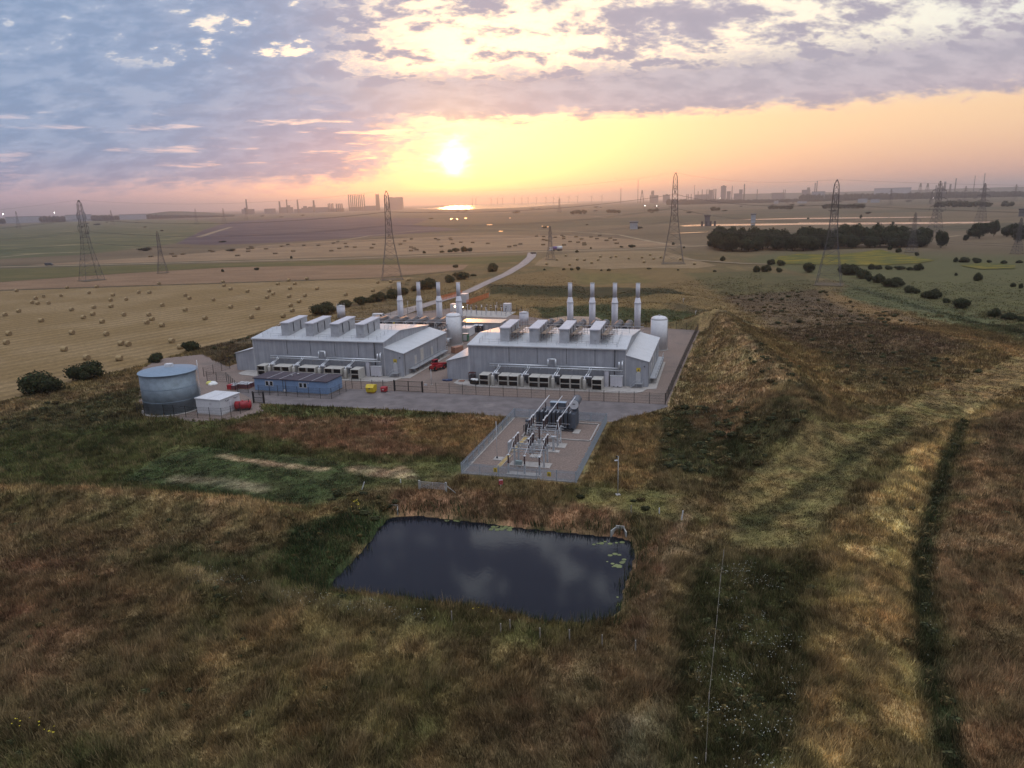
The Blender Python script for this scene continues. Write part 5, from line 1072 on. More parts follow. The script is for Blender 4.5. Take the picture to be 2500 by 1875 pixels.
for k, (x, y) in enumerate(((8.6, 11.2), (9.35, 12.1), (8.1, 10.9))):
    t = thing('instrument_transformer', 'tilted dark insulator on a grey box between the two insulator rows, number %d from the palisade' % (k+1) if False else ('dark insulator on a grey box between the two insulator rows, %s one' % ('middle', 'tallest', 'leftmost')[k]), 'insulator', (*cp(x, y), .03), AZ, 'middle insulators')
    MB().bx(-.3, .3, -.3, .3, 1.6, 2.15).build('box', M_GALV, t); MB().bx(-.2, .2, -.2, .2, .1, 1.6).build('pedestal', M_GALV, t); m = MB(); insulator(m, 0, 0, 2.15, (1.5, 2.1, 1.4)[k], .11); m.build('insulator', M_PORC, t)
t = thing('earthing_transformer', 'small dark auxiliary transformer at the left of the compound', 'transformer', (*cp(5.4, 20.4), .03), AZ)
MB().bx(-.6, .6, -.5, .5, .5, 2.0).build('tank', M_DARK, t); m = MB()
for i in range(6): m.bx(-.8+.28*i, -.72+.28*i, -.8, -.5, .6, 1.9)
m.build('fins', M_DARK, t); MB().tube((-.55, 0, 2.5), (.55, 0, 2.5), .28, 16).build('conservator', M_SLATE, t); MB().bx(-.5, .5, -.4, .4, 0, .5).build('stand', M_CONC, t); MB().bx(-.1, .1, -.1, .1, 2.0, 2.3).build('neck', M_DARK, t)
t = thing('control_cabinet', 'small grey control box on legs just inside the near palisade', 'cabinet', (*cp(8.0, 4.1), .03), AZ); MB().bx(-.5, .5, -.3, .3, .6, 1.2).build('box', mat('grey_green_box', (.20, .25, .25), .5), t)
for x in (-.4, .4): MB().bx(x-.05, x+.05, -.05, .05, 0, .6).build('leg', M_GALV, t)
t = thing('lighting_mast', 'thin pole on a square slab at the left of the transformer compound', 'pole', (*cp(3.5, 7.3), .14), AZ); MB().tube((0, 0, 0), (0, 0, 6.2), .045).build('pole', M_TRIM, t); MB().bx(-.12, .12, -.12, .12, 0, .3).build('foot', M_DARK, t)

# ---------------------------------------------------------------- rear switchyard
tag(MB().prism([PL(-33, 92), PL(-12, 90), PL(-12, 104), PL(-33, 106)], .02, .06).build('switchyard_slab', M_CONC), kind='structure')
for k, (x, y, sx, sy, h, lb) in enumerate(((-15.8, 105.2, 2.8, 2.2, 2.9, 'white kiosk at the right end of the rear switchyard'), (-36.0, 102.5, 2.6, 2.6, 2.9, 'white kiosk left of the switchyard beside the bright lamp'), (-40.6, 127., 2.6, 3.2, 3.6, 'pale kiosk behind the rightmost left-hall stack'))):
    container('switchyard_kiosk', lb, 'kiosk', PL(x, y), AZ, sx, sy, h, M_STACK, M_WHITE, 'switchyard kiosks')
for k in range(22):
    i, j = k % 11, k//11; x, y = -32+1.9*i+.3*j, 94+5.*j+.7*math.sin(k*1.7)
    t = thing('post_insulator', 'slender post insulator on a stand in the rear switchyard', 'insulator', (*PL(x, y), .06), AZ, 'rear switchyard insulators')
    MB().bx(-.09, .09, -.09, .09, 0, 1.7).build('stand', M_GALV, t); MB().tube((0, 0, 1.7), (0, 0, 3.0), .12, 8).build('insulator', M_PORC if k % 3 else M_STACK, t); MB().bx(-.4, .4, -.06, .06, 3.0, 3.1).build('terminal', M_WHITE, t)
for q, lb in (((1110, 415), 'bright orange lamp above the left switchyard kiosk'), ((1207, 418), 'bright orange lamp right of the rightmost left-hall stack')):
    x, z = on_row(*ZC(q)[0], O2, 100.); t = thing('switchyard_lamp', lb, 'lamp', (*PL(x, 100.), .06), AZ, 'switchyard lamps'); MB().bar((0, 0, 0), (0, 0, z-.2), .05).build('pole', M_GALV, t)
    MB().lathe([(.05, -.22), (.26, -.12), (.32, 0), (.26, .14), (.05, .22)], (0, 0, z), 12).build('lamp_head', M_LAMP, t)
for q, top, lb in ((ZC((505, 440)), 345, 'slim lamp post beside the track behind the left hall'), (ZC((1650, 440)), 360, 'slim lamp post behind the switchyard'), (ZC((1548, 300)), 255, 'white post at the end of the sunset-tinted fence'), (zs(1300, 720, .18987)((2090, 405)), 245, 'slim lamp post at the far right corner of the yard'), (zs(1300, 720, .18987)((1935, 190)), 140, 'short pale post in the field behind the domed tank')):
    p = G(*q[0]); zt = z_at(q[0][0], (ZC if lb[0:4] != 'xxxx' and q[0][0] < 1300 else zs(1300, 720, .18987))((0, top))[0][1], p)
    t = thing('lamp_post', lb, 'post', (*p, hz(p)), 0, 'posts behind the plant'); MB().tube((0, 0, 0), (0, 0, max(1.5, zt-hz(p))), .07).build('pole', M_TRIM, t); MB().bx(-.1, .4, -.1, .1, max(1.5, zt-hz(p)), max(1.5, zt-hz(p))+.12).build('head', M_TRIM, t)

# ---------------------------------------------------------------- foreground things by the pond
Z12, Z13 = zs(900, 1140, .10850), zs(1400, 1080, .14465)
def at(q): p = G(*q); z = hz(p); p = G(*q, z); return Vector((*p, hz(p)))
a, c = at(Z12((1150, 520))[0]), at(Z12((1745, 570))[0]); L = (c-a).length
t = thing('field_gate', 'galvanised field gate of thin bars between two pale posts near the pond', 'gate', a, math.atan2(c.y-a.y, c.x-a.x)); dz_ = c.z-a.z
for x, z in ((0, 0), (L, dz_)): MB().bx(x-.13, x+.13, -.13, .13, z-.2, z+1.45).build('gate_post', mat('weathered_pale_post', (.30, .295, .27), .8, var=.2) if x == 0 else MATS['weathered_pale_post'], t)
g_ = MB()
for i in range(7): z = .35+.155*i; g_.bar((.16, 0, z), (L-.16, 0, z+dz_), .022 if i < 6 else .032)
for x in (.18, L*.5, L-.18): g_.bar((x, 0, .32+dz_*x/L), (x, 0, 1.3+dz_*x/L), .025)
g_.bar((.2, 0, .35), (L*.5, 0, 1.28), .02).build('gate_bars', M_GALV, t); MB().bar((L+.1, 0, dz_+.95), (L+1.5, -.1, dz_+.05), .06).build('stay', MATS['weathered_pale_post'], t)
for q, top, tilt, lb in ((Z12((722, 355)), .55, 0, 'short white marker post left of the field gate'), (zs(700, 1100, .4521)((406, 212)), 1.3, .35, 'leaning white stake in the grass left of the pond'), (Z13((1448, 1200)), .8, 0, 'white marker post right of the pond headwall'), (Z13((1825, 1310)), 1.3, .12, 'tilted wooden fence post right of the white marker')):
    p = at(q[0]); tag(MB().bx(-.06, .06, -.06, .06, -.1, top).build('marker_post', M_WHITE if 'white' in lb else MATS['weathered_pale_post'], None, p), lb, 'post').rotation_euler.y = tilt
p = at(zs(1080, 960, .20796)((688, 1112))[0]); t = thing('lifebuoy_board', 'red and white lifebuoy sign on a post in front of the palisade', 'sign', p, .15)
MB().bx(-.04, .04, -.04, .04, -.1, 1.25).build('post', M_WHITE, t); MB().bx(-.3, .3, -.07, -.04, .55, 1.35).build('board', mat('pinkish_red_board', (.50, .13, .13), .6), t)
v = MB(); n, k = 20, 8
for i in range(n):
    for j in range(k): th, ph_ = 2*math.pi*i/n, 2*math.pi*j/k; v.v.append(((.2+.06*math.cos(ph_))*math.cos(th), -.13+.06*math.sin(ph_), .95+(.2+.06*math.cos(ph_))*math.sin(th)))
v.f = [(i*k+j, ((i+1) % n)*k+j, ((i+1) % n)*k+(j+1) % k, i*k+(j+1) % k) for i in range(n) for j in range(k)]; v.sm = [True]*len(v.f); v.build('lifebuoy', M_RED, t); MB().bx(-.28, .28, -.09, -.07, 1.18, 1.33).build('notice', M_WHITE, t)
p = at(Z13((750, 890))[0]); zt = z_at(*Z13((738, 235))[0], (p.x, p.y))-p.z
t = thing('camera_pole', 'tall thin camera pole with a white lamp standing right of the palisade', 'pole', p, .2)
MB().tube((0, 0, 0), (0, 0, zt), .06, 10).build('pole', MATS['weathered_pale_post'], t); MB().box((0, 0, -.1), (.6, .6, .25)).build('foot', M_CONC, t); MB().box((-.3, 0, zt*.89), (.45, .18, .12)).build('lamp_head', M_WHITE, t)
MB().bar((0, 0, zt), (-.2, 0, zt+.12), .025).build('arm', M_TRIM, t); MB().lathe([(.05, -.14), (.12, -.08), (.14, .05), (.05, .12)], (-.22, 0, zt), 10).build('camera', M_BLACK, t)
for q, rz, lb, s in ((Z12((560, 960)), -.25, 'concrete pipe headwall with wing walls at the far left corner of the pond', 1.), (Z13((780, 1500)), -.3, 'concrete pipe headwall with wing walls at the far right corner of the pond', 1.)):
    p = G(*q[0], -1.0); t = thing('headwall', lb, 'headwall', (*p, WZ-.1), rz, 'pond headwalls'); t.scale = (.72, .72, .8)
    MB().bx(-.75, .75, .5, .7, -.2, 1.45).build('back_wall', MATS['weathered_pale_post'], t)
    for s_ in (-1, 1): MB().prism([(s_*.75, .7), (s_*1.45, -1.25), (s_*1.27, -1.25), (s_*.57, .5)][::s_], -.2, 1.25).build('wing_wall', MATS['weathered_pale_post'], t)
    MB().tube((0, .46, .55), (0, .52, .55), .38, 20).build('pipe_mouth', M_BLACK, t)
for k, q in enumerate(((893, 935), (1207, 985), (1368, 1020), (1527, 1030), (1157, 1000), (1703, 1060), (1883, 1090), (1860, 345))):
    p = at(zs(700, 1100, .4521)(q)[0]); tag(MB().bx(-.05, .05, -.05, .05, -.2, 1.25).build('fence_post', mat('old_fence_post', (.24, .21, .17), .9, var=.3) if k == 0 else MATS['old_fence_post'], None, p, .3*k), 'weathered wooden fence post standing in the grass on the near bank of the pond' if k < 7 else 'thin wooden post above the right headwall of the pond', 'post', 'pond fence posts' if k < 7 else None)
t = thing('wire_fence', 'thin wire strung between stakes running through the weeds to the lower right', 'fence', (0, 0, 0)); wp = [at((x/.8848, y/.8848)) for x, y in ((1563, 1205), (1556, 1260), (1548, 1350), (1541, 1420), (1531, 1520), (1524, 1650))]
for a in wp: MB().bx(a.x-.035, a.x+.035, a.y-.035, a.y+.035, a.z-.1, a.z+1.0).build('stake', MATS['old_fence_post'], t)
m = MB()
for a, c in zip(wp[:-1], wp[1:]):
    for h in (.5, .92): m.bar(a+Vector((0, 0, h)), c+Vector((0, 0, h)), .008)
m.build('wire', MATS['old_fence_post'], t)

# ---------------------------------------------------------------- bales
M_STRAW = mat('straw', (.30, .215, .105), .95, var=.3, vscale=6, bump=.05, bscale=18)
M_STRAWEND = mat('straw_end', (.22, .15, .075), .95, var=.35, vscale=9, bump=.05, bscale=14)
def round_bale():
    t = thing('straw_bale', '', 'bale'); n = 22; R_ = .78; mb = MB(); prof = [(-.78, R_*.93), (-.70, R_), (.70, R_), (.78, R_*.93)]; v = []
    for y, r in prof:
        for i in range(n): a = 2*math.pi*i/n; v.append((y, r*math.cos(a), max(r*math.sin(a), -R_*.95)+R_*.95))
    mb.add(v, [(k*n+i, k*n+(i+1) % n, (k+1)*n+(i+1) % n, (k+1)*n+i) for k in range(3) for i in range(n)], True); mb.build('body', M_STRAW, t)
    for s in (-1, 1): MB().tube((s*.775, 0, R_*.95), (s*.80, 0, R_*.95), R_*.90, n).build('end_face', M_STRAWEND, t)
    return t
A_ = zs(0, 680, .18083)((228, 180), (910, 140), (1308, 128), (2150, 85), (592, 255), (485, 285), (437, 345), (510, 355), (660, 350), (830, 250), (1205, 210), (1527, 240), (1497, 310), (1707, 300), (1877, 205), (2020, 205), (257, 460), (72, 510), (560, 590), (968, 440), (1270, 410), (1502, 395), (1255, 500), (1130, 548), (1382, 605), (1677, 510), (2013, 512), (2055, 570), (1985, 617), (122, 772), (90, 892), (975, 757), (1440, 777), (870, 985), (1640, 905), (1735, 915), (1175, 1102), (1615, 1113))
B_ = zs(380, 660, .18083)((912, 172), (925, 220), (1012, 268), (1242, 300), (1535, 297), (1588, 337), (1507, 382), (1652, 200), (1797, 150), (1880, 198), (1815, 262), (2043, 128), (2180, 265), (1805, 372), (2017, 360), (1938, 440), (1825, 495), (1847, 565), (1723, 640), (403, 355), (458, 395), (785, 418), (92, 490), (402, 555), (1015, 515), (1380, 535), (670, 670), (1300, 655), (87, 765), (222, 983), (340, 1065))
ZF = zs(700, 560, .24864); C_ = ZF((580, 655), (847, 615), (895, 535), (1022, 525), (1200, 505), (1018, 585))
bale = round_bale(); bk = kids(bale); used = False
def put_bales(pts, label, group, rz0, rv, z):
    global used
    for q in pts:
        p = G(*q); loc = (*p, z); rz = rz0+random.gauss(0, rv)
        if not used: bale.location = loc; bale.rotation_euler.z = rz; tag(bale, label, None, group); used = True
        else: dup(bale, loc, rz, label, group, None, bk)
put_bales(A_+B_+C_, 'round straw bale lying on the big stubble field left of the halls', 'straw bales on the left stubble field', -.55, .22, .03)
put_bales(Z9((730, 268), (642, 308), (842, 307), (913, 312), (1047, 311), (1070, 278), (1172, 286), (1223, 276), (1347, 295), (983, 338), (768, 358), (1478, 285), (1558, 260), (1592, 300), (1498, 332), (1663, 285), (1855, 305), (1993, 350), (542, 350)), 'round straw bale on the small stubble field by the middle pylon', 'straw bales on the right stubble field', -.4, .3, .1)
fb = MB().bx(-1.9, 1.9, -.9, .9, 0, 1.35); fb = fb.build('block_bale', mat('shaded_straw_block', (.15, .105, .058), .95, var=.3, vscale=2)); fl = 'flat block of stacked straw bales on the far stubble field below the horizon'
far_b = zs(300, 560, .22604)((305, 300), (528, 272), (560, 298), (650, 275), (945, 236), (973, 247), (1355, 218), (1398, 210), (1383, 196), (1355, 244), (1548, 217), (1240, 290), (1647, 268), (1715, 188), (1783, 170))+ZF((170, 163), (312, 162), (440, 217), (518, 193), (590, 177), (670, 181), (577, 143), (855, 152), (835, 188), (500, 128), (460, 141), (1118, 151), (1160, 120), (1225, 100), (1222, 180), (1250, 192), (1277, 207), (1222, 215), (1520, 173), (1630, 146), (1710, 132), (1826, 134), (1975, 144), (1605, 92), (1615, 107), (1490, 107), (1462, 97), (2185, 175), (65, 220))+Z9((440, 73), (513, 77), (510, 108), (543, 113), (690, 64), (707, 77), (708, 96), (625, 83), (830, 79), (883, 101), (978, 81), (770, 126), (850, 132), (910, 140), (912, 158), (712, 160), (1035, 97), (1130, 114), (1165, 93), (1210, 111), (1230, 143), (508, 157), (283, 150), (232, 166), (175, 176), (1063, 66))
tag(fb, fl, 'bale', 'straw blocks on the far stubble field')
for k, q in enumerate(far_b):
    o = fb if k == 0 else fb.copy()
    if k: COL.objects.link(o)
    o.location = (*G(*q), .06); o.rotation_euler.z = random.gauss(0, .12)

# ---------------------------------------------------------------- bushes and trees
M_LEAF = tint_mat('dark_foliage')
M_BARK = mat('bark', (.06, .048, .036), .95, var=.3, vscale=4)
def crown_mesh(name, seed, n, leaf, shape=(1, .85, .62), lobes=9, base=(.026, .034, .014), zc=.52):
    """clumped leaves on and inside a set of lobes; unit half-width, standing on z=0"""
    r = np.random.default_rng(seed); L = []
    for i in range(lobes):
        a = r.uniform(0, 6.28); d = r.uniform(.15, .68); L.append((d*math.cos(a)*shape[0], d*math.sin(a)*shape[1], zc*shape[2]/.62*r.uniform(.55, 1.25), r.uniform(.28, .48)))
    L.append((0, 0, zc, .55)); L = np.array(L)
    k = r.choice(len(L), n, p=L[:, 3]**2/np.sum(L[:, 3]**2)); d = r.normal(size=(n, 3)); d /= np.linalg.norm(d, axis=1)[:, None]
    rad = L[k, 3]*(1-.35*r.random(n)**2.5)*(1+.10*np.sin(d[:, 0]*9+k)); c = L[k, :3]+d*rad[:, None]*np.array((1, 1, .85)); c[:, 2] = np.abs(c[:, 2])
    u = r.normal(size=(n, 3)); u -= d*.6*np.sum(u*d, 1)[:, None]; u /= np.linalg.norm(u, axis=1)[:, None]; w = np.cross(d+r.normal(0, .5, (n, 3)), u); w /= np.linalg.norm(w, axis=1)[:, None]
    s = leaf*r.uniform(.55, 1.35, (n, 1)); v = np.stack([c-u*s, c-w*s*.7, c+u*s, c+w*s*.7], 1)
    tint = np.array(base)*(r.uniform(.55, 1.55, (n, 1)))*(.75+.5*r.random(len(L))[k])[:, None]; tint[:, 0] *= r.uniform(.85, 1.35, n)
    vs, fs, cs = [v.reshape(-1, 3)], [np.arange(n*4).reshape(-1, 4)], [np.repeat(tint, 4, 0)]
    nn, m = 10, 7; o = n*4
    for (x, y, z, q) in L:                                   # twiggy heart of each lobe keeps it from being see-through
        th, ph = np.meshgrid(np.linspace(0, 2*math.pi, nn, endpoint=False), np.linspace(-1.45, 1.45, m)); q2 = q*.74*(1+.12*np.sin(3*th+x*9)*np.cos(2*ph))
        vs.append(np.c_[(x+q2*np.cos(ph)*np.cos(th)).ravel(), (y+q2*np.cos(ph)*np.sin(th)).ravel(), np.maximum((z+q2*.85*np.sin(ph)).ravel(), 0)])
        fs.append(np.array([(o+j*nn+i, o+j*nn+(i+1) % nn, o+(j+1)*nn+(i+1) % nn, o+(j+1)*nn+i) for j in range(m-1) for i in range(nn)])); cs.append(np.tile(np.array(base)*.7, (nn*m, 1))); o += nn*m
    ob = np_mesh(name, np.concatenate(vs), np.concatenate(fs), M_LEAF, np.concatenate(cs)); me = ob.data; bpy.data.objects.remove(ob); return me
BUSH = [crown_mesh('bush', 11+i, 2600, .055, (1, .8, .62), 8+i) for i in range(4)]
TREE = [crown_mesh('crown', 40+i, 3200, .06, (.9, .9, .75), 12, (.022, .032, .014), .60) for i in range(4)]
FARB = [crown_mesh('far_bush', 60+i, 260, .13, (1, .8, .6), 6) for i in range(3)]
NUM = ['first', 'second', 'third', 'fourth', 'fifth', 'sixth', 'seventh', 'eighth', 'ninth', 'tenth', 'eleventh', 'twelfth', 'thirteenth', 'fourteenth', 'fifteenth', 'sixteenth', 'seventeenth', 'eighteenth', 'nineteenth', 'twentieth', 'twenty-first', 'twenty-second', 'twenty-third', 'twenty-fourth']
def bush_at(q, w, h, k, label, group, meshes=None, name='bush'):
    """q: middle of its foot in the photo, w/h: its size in photo pixels"""
    p = G(*q); zz = hz(p) if np.hypot(*p) < 420 else .0; p = G(*q, zz); dist = math.hypot(p[0], p[1], CAMH); me = (meshes or BUSH)[k % len(meshes or BUSH)]
    hw = w/2/F*dist; hh = h/F*dist
    o = bpy.data.objects.new(name, me); COL.objects.link(o); n_ = np.array(p)/np.linalg.norm(p); o.location = (p[0]+n_[0]*hw*.6, p[1]+n_[1]*hw*.6, zz-.15)
    o.scale = (hw, hw*.95, max(hh, .5)/1.02); o.rotation_euler.z = random.uniform(-.5, .5)+(math.pi if k % 2 else 0)
    return tag(o, label, 'bush', group)
K = zs(0, 780, .27125)
for k, (x, y, w, h, lb) in enumerate(((375, 690, 385, 185, 'largest dark round bush at the left end of the field hedge'), (790, 560, 285, 150, 'second big dark bush in the field hedge left of the round water tank'), (1405, 390, 150, 82, 'small dark bush directly behind the round water tank'), (1720, 297, 165, 95, 'dark bush with a bale at its left behind the water tank mast'))):
    bush_at(K((x, y))[0], w*.27125, h*.27125, k, lb, 'bushes of the field hedge')
K = zs(760, 640, .24412)
hed = [(130, 535, 210, 115), (330, 455, 140, 68), (500, 432, 130, 80), (600, 410, 90, 60), (680, 398, 140, 85), (810, 368, 140, 92), (925, 333, 90, 72), (1040, 292, 100, 52), (1170, 275, 190, 100), (1375, 208, 100, 74), (1500, 178, 155, 72), (1620, 142, 66, 24)]
for k, (x, y, w, h) in enumerate(hed): bush_at(K((x, y))[0], w*.24412*1.3, h*.24412*1.1, k+1, '%s bush from the left in the dark hedge behind the left hall and its stacks' % NUM[k], 'hedge behind the left hall')
bush_at(K((1445, 56))[0], 60*.244, 32*.244, 1, 'lone round bush on the grass strip left of the track', None); bush_at(K((1810, 98))[0], 140*.244, 92*.244, 2, 'rounded two-topped bush on the grass beside the curve of the track', None)
cl = [(ZF, .24864, [(1350, 236, 42, 28), (1525, 229, 52, 22), (1600, 225, 70, 30), (1660, 223, 84, 42), (1740, 221, 92, 56), (1800, 217, 54, 38)], '%s bush from the left of the clump by the farm road under the sun', 'clump of bushes by the farm road'),
      (ZF, .24864, [(45, 287, 32, 28)], 'small lone bush at the roadside left of the middle-left pylon', None), (zs(300, 560, .22604), .22604, [(1078, 460, 40, 32), (1448, 442, 52, 30)], '%s of two small bushes at the edge of the grass strip far left', 'grass strip bushes'),
      (Z9, .24864, [(520, 402, 32, 20), (710, 402, 38, 24), (782, 402, 44, 26), (848, 402, 48, 40), (1078, 407, 30, 18), (1152, 410, 48, 26), (1540, 392, 60, 18), (1830, 405, 30, 16), (2190, 418, 50, 20)], '%s bush from the left on the near edge of the small stubble field', 'bushes by the small stubble field'),
      (Z9, .24864, [(838, 227, 46, 26), (975, 191, 22, 18), (1270, 179, 46, 18), (1375, 179, 84, 30), (1783, 153, 38, 30), (1890, 186, 22, 20)], '%s bush from the left along the farm road right of the tanker', 'farm road bushes')]
ZR = zs(1700, 620, .36166)
cl += [(ZR, .36166, [(178, 48, 45, 34), (505, 76, 54, 40), (562, 81, 64, 40)], '%s bush from the left on the field margin in front of the dark wood', 'bushes before the wood'),
       (ZR, .36166, [(405, 125, 60, 47), (472, 123, 72, 47), (553, 125, 47, 33), (757, 129, 100, 66)], '%s of four round bushes left of the right-hand pylon foot', 'bushes by the right pylon'),
       (ZR, .36166, [(1000, 130, 110, 60), (1050, 145, 130, 66), (1110, 168, 110, 62), (1165, 187, 62, 42), (1228, 198, 86, 60), (1330, 227, 134, 60), (1430, 263, 84, 44), (1480, 270, 54, 32), (1545, 297, 66, 42), (1605, 307, 94, 62), (1680, 332, 54, 32), (1785, 372, 134, 62), (2012, 432, 94, 58), (2110, 447, 96, 42), (2190, 458, 70, 34)], '%s bush from the left in the slanting hedge right of the grassy rise', 'slanting hedge on the right'),
       (ZR, .36166, [(1180, 106, 52, 38), (1230, 106, 44, 28), (1290, 106, 54, 26), (1370, 109, 74, 26), (1440, 111, 50, 22), (1500, 113, 62, 42)], '%s bush from the left of the short hedge below the yellow meadow', 'hedge below the yellow meadow'),
       (ZR, .36166, [(1750, 56, 32, 32), (1810, 58, 74, 32), (1885, 63, 58, 33), (1975, 60, 30, 18), (2075, 67, 42, 22), (2180, 63, 42, 18)], '%s bush from the left of the row beyond the small yellow patch', 'bushes by the yellow patch'),
       (ZR, .36166, [(1898, 184, 58, 52)], 'single dark round bush standing in the green right pasture', None), (ZR, .36166, [(2137, 224, 36, 28), (2190, 234, 24, 32)], '%s of two small bushes at the right edge in the green pasture', 'right edge bushes'), (ZR, .36166, [(1752, 147, 22, 20)], 'tiny pale bush in the right pasture above the slanting hedge', None),
       (Z8, .2532, [(880, 832, 48, 42), (962, 857, 54, 42), (1132, 886, 44, 32)], '%s of three low bushes at the foot of the wood by the faint pylon', 'bushes at the foot of the wood'),
       (Z8, .2532, [(600, 522, 28, 32), (905, 580, 30, 24), (90, 536, 28, 20)], '%s small bush on the bank of the right reservoir', 'reservoir bank bushes')]
for Z_, kk, lst, lb, grp in cl:
    lst = sorted(lst) if '%s' in lb else lst
    for k, (x, y, w, h) in enumerate(lst): bush_at(Z_((x, y))[0], w*kk, h*kk, k, lb % NUM[k] if '%s' in lb else lb, grp)
# the dark wood and the trees at the right edge: trunk and crown each
def trunk_mesh(i):
    m = MB().tube((0, 0, -.05), (.02, .01, .62), .045, 9, r2=.025); r = random.Random(i)
    for k in range(5): a = r.uniform(0, 6.28); m.tube((.01, 0, .28+.06*k), (.42*math.cos(a), .42*math.sin(a), .62+.05*k), .02, 6, r2=.008)
    return m.mesh('trunk', M_BARK)
TRK = [trunk_mesh(i) for i in range(3)]
def tree(p, hw, h, k, label, group):
    zz = 0 if np.hypot(*p) > 420 else hz(p); t = thing('tree', label, 'tree', (*p, zz), random.uniform(0, 6.28), group)
    for nm, me, s in (('trunk', TRK[k % 3], (hw*1.3, hw*1.3, h)), ('crown', TREE[k % 4], (hw, hw, h*.93))):
        o = bpy.data.objects.new(nm, me); COL.objects.link(o); o.parent = t; o.scale = s
    return t
basel = [(x, y) for x, y in Z7((1175, 815), (1300, 868), (1500, 862), (1700, 852), (2000, 858), (2212, 855))+Z8((60, 832), (300, 822), (560, 815), (780, 815), (1000, 808), (1230, 800))]
bl = [np.array(G(*q)) for q in basel]; cum = np.r_[0, np.cumsum([np.linalg.norm(bl[i+1]-bl[i]) for i in range(len(bl)-1)])]
wood = []
for row in range(4):
    n = (20, 18, 16, 13)[row]
    for i in range(n):
        s = cum[-1]*(i+.5+.25*random.uniform(-1, 1)+.3*(row % 2))/n; s = min(s, cum[-1]-.1); j = int(np.searchsorted(cum, s))-1; f = (s-cum[j])/(cum[j+1]-cum[j]); p = bl[j]*(1-f)+bl[j+1]*f; d = p/np.linalg.norm(p)
        fs = s/cum[-1]; hgt = (9.5 if row == 0 else 13.5)*(.72+.28*min(1, fs*7))*(1-.06*(abs(fs-.62) < .06)-.12*(fs > .9))*random.uniform(.85, 1.12)
        wood.append((fs, p+d*(4+row*11+random.uniform(-2.5, 2.5)), hgt, row))
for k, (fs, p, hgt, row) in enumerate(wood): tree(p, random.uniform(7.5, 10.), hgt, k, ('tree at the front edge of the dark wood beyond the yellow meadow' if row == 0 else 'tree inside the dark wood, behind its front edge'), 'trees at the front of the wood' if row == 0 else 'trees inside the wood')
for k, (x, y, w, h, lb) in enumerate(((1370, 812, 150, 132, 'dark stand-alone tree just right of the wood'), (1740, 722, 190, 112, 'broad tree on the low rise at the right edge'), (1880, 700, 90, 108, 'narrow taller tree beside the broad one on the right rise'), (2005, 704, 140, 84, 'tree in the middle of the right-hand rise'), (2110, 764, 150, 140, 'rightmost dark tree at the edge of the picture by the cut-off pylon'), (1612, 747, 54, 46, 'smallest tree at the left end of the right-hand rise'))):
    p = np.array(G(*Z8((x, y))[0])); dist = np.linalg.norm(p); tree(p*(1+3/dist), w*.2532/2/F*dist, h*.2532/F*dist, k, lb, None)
# far clumps of trees on the plain
fcl = [(Z8, .2532, (235, 640, 432, 46), 9, 'right reservoir'), (Z8, .2532, (1310, 1840, 416, 52), 10, 'right-hand pylons'), (Z8, .2532, (1960, 2070, 412, 44), 3, 'right edge of the plain'), (Z7, .24864, (130, 260, 482, 34), 4, 'plain left of the middle pylon'), (Z7, .24864, (530, 640, 470, 32), 3, 'plain just left of the middle pylon'), (Z7, .24864, (1150, 1225, 460, 38), 2, 'plain right of the middle pylon'), (Z7, .24864, (1715, 1950, 446, 38), 7, 'plain before the far works'), (Z6, .36166, (1920, 2020, 284, 30), 4, 'far plain below the wind turbines'), (Z6, .36166, (1530, 1570, 278, 16), 1, 'far plain under the sunset')]
for Z_, kk, (x0, x1, y, h), n, lb in fcl:
    for i in range(n):
        x = x0+(x1-x0)*(i+.5)/n; bush_at(Z_((x, y+random.uniform(-2, 2)))[0], (x1-x0)/n*1.7*kk, h*random.uniform(.75, 1.05)*kk, i, 'hazy dark tree in the far clump on the '+lb, 'far clump on the '+lb, FARB, 'far_tree')
# scattered scrub of the far plain: nobody could count it
vs, fs, cs = [], [], []; o_ = 0
base_v = np.array([v.co[:] for v in FARB[0].vertices]); base_f = np.array([p.vertices[:] for p in FARB[0].polygons])
for i in range(230):
    yy = math.sqrt(random.uniform(700**2, 4200**2)); xx = random.uniform(-.8, .8)*yy
    if abs(math.sin(xx*.004+yy*.0021)) > .55: continue
    s = random.uniform(1.6, 4.)*(1+yy/2600); vs.append(base_v*np.array((s*random.uniform(1, 2.6), s, s*.75))+np.array((xx, yy, 0))); fs.append(base_f+o_); o_ += len(base_v)
vs = np.concatenate(vs); tag(np_mesh('scrub', vs, np.concatenate(fs), M_LEAF, np.tile(np.array((.024, .028, .017)), (len(vs), 1))), 'scattered dark scrub over the distant plain', 'scrub', kind='stuff')
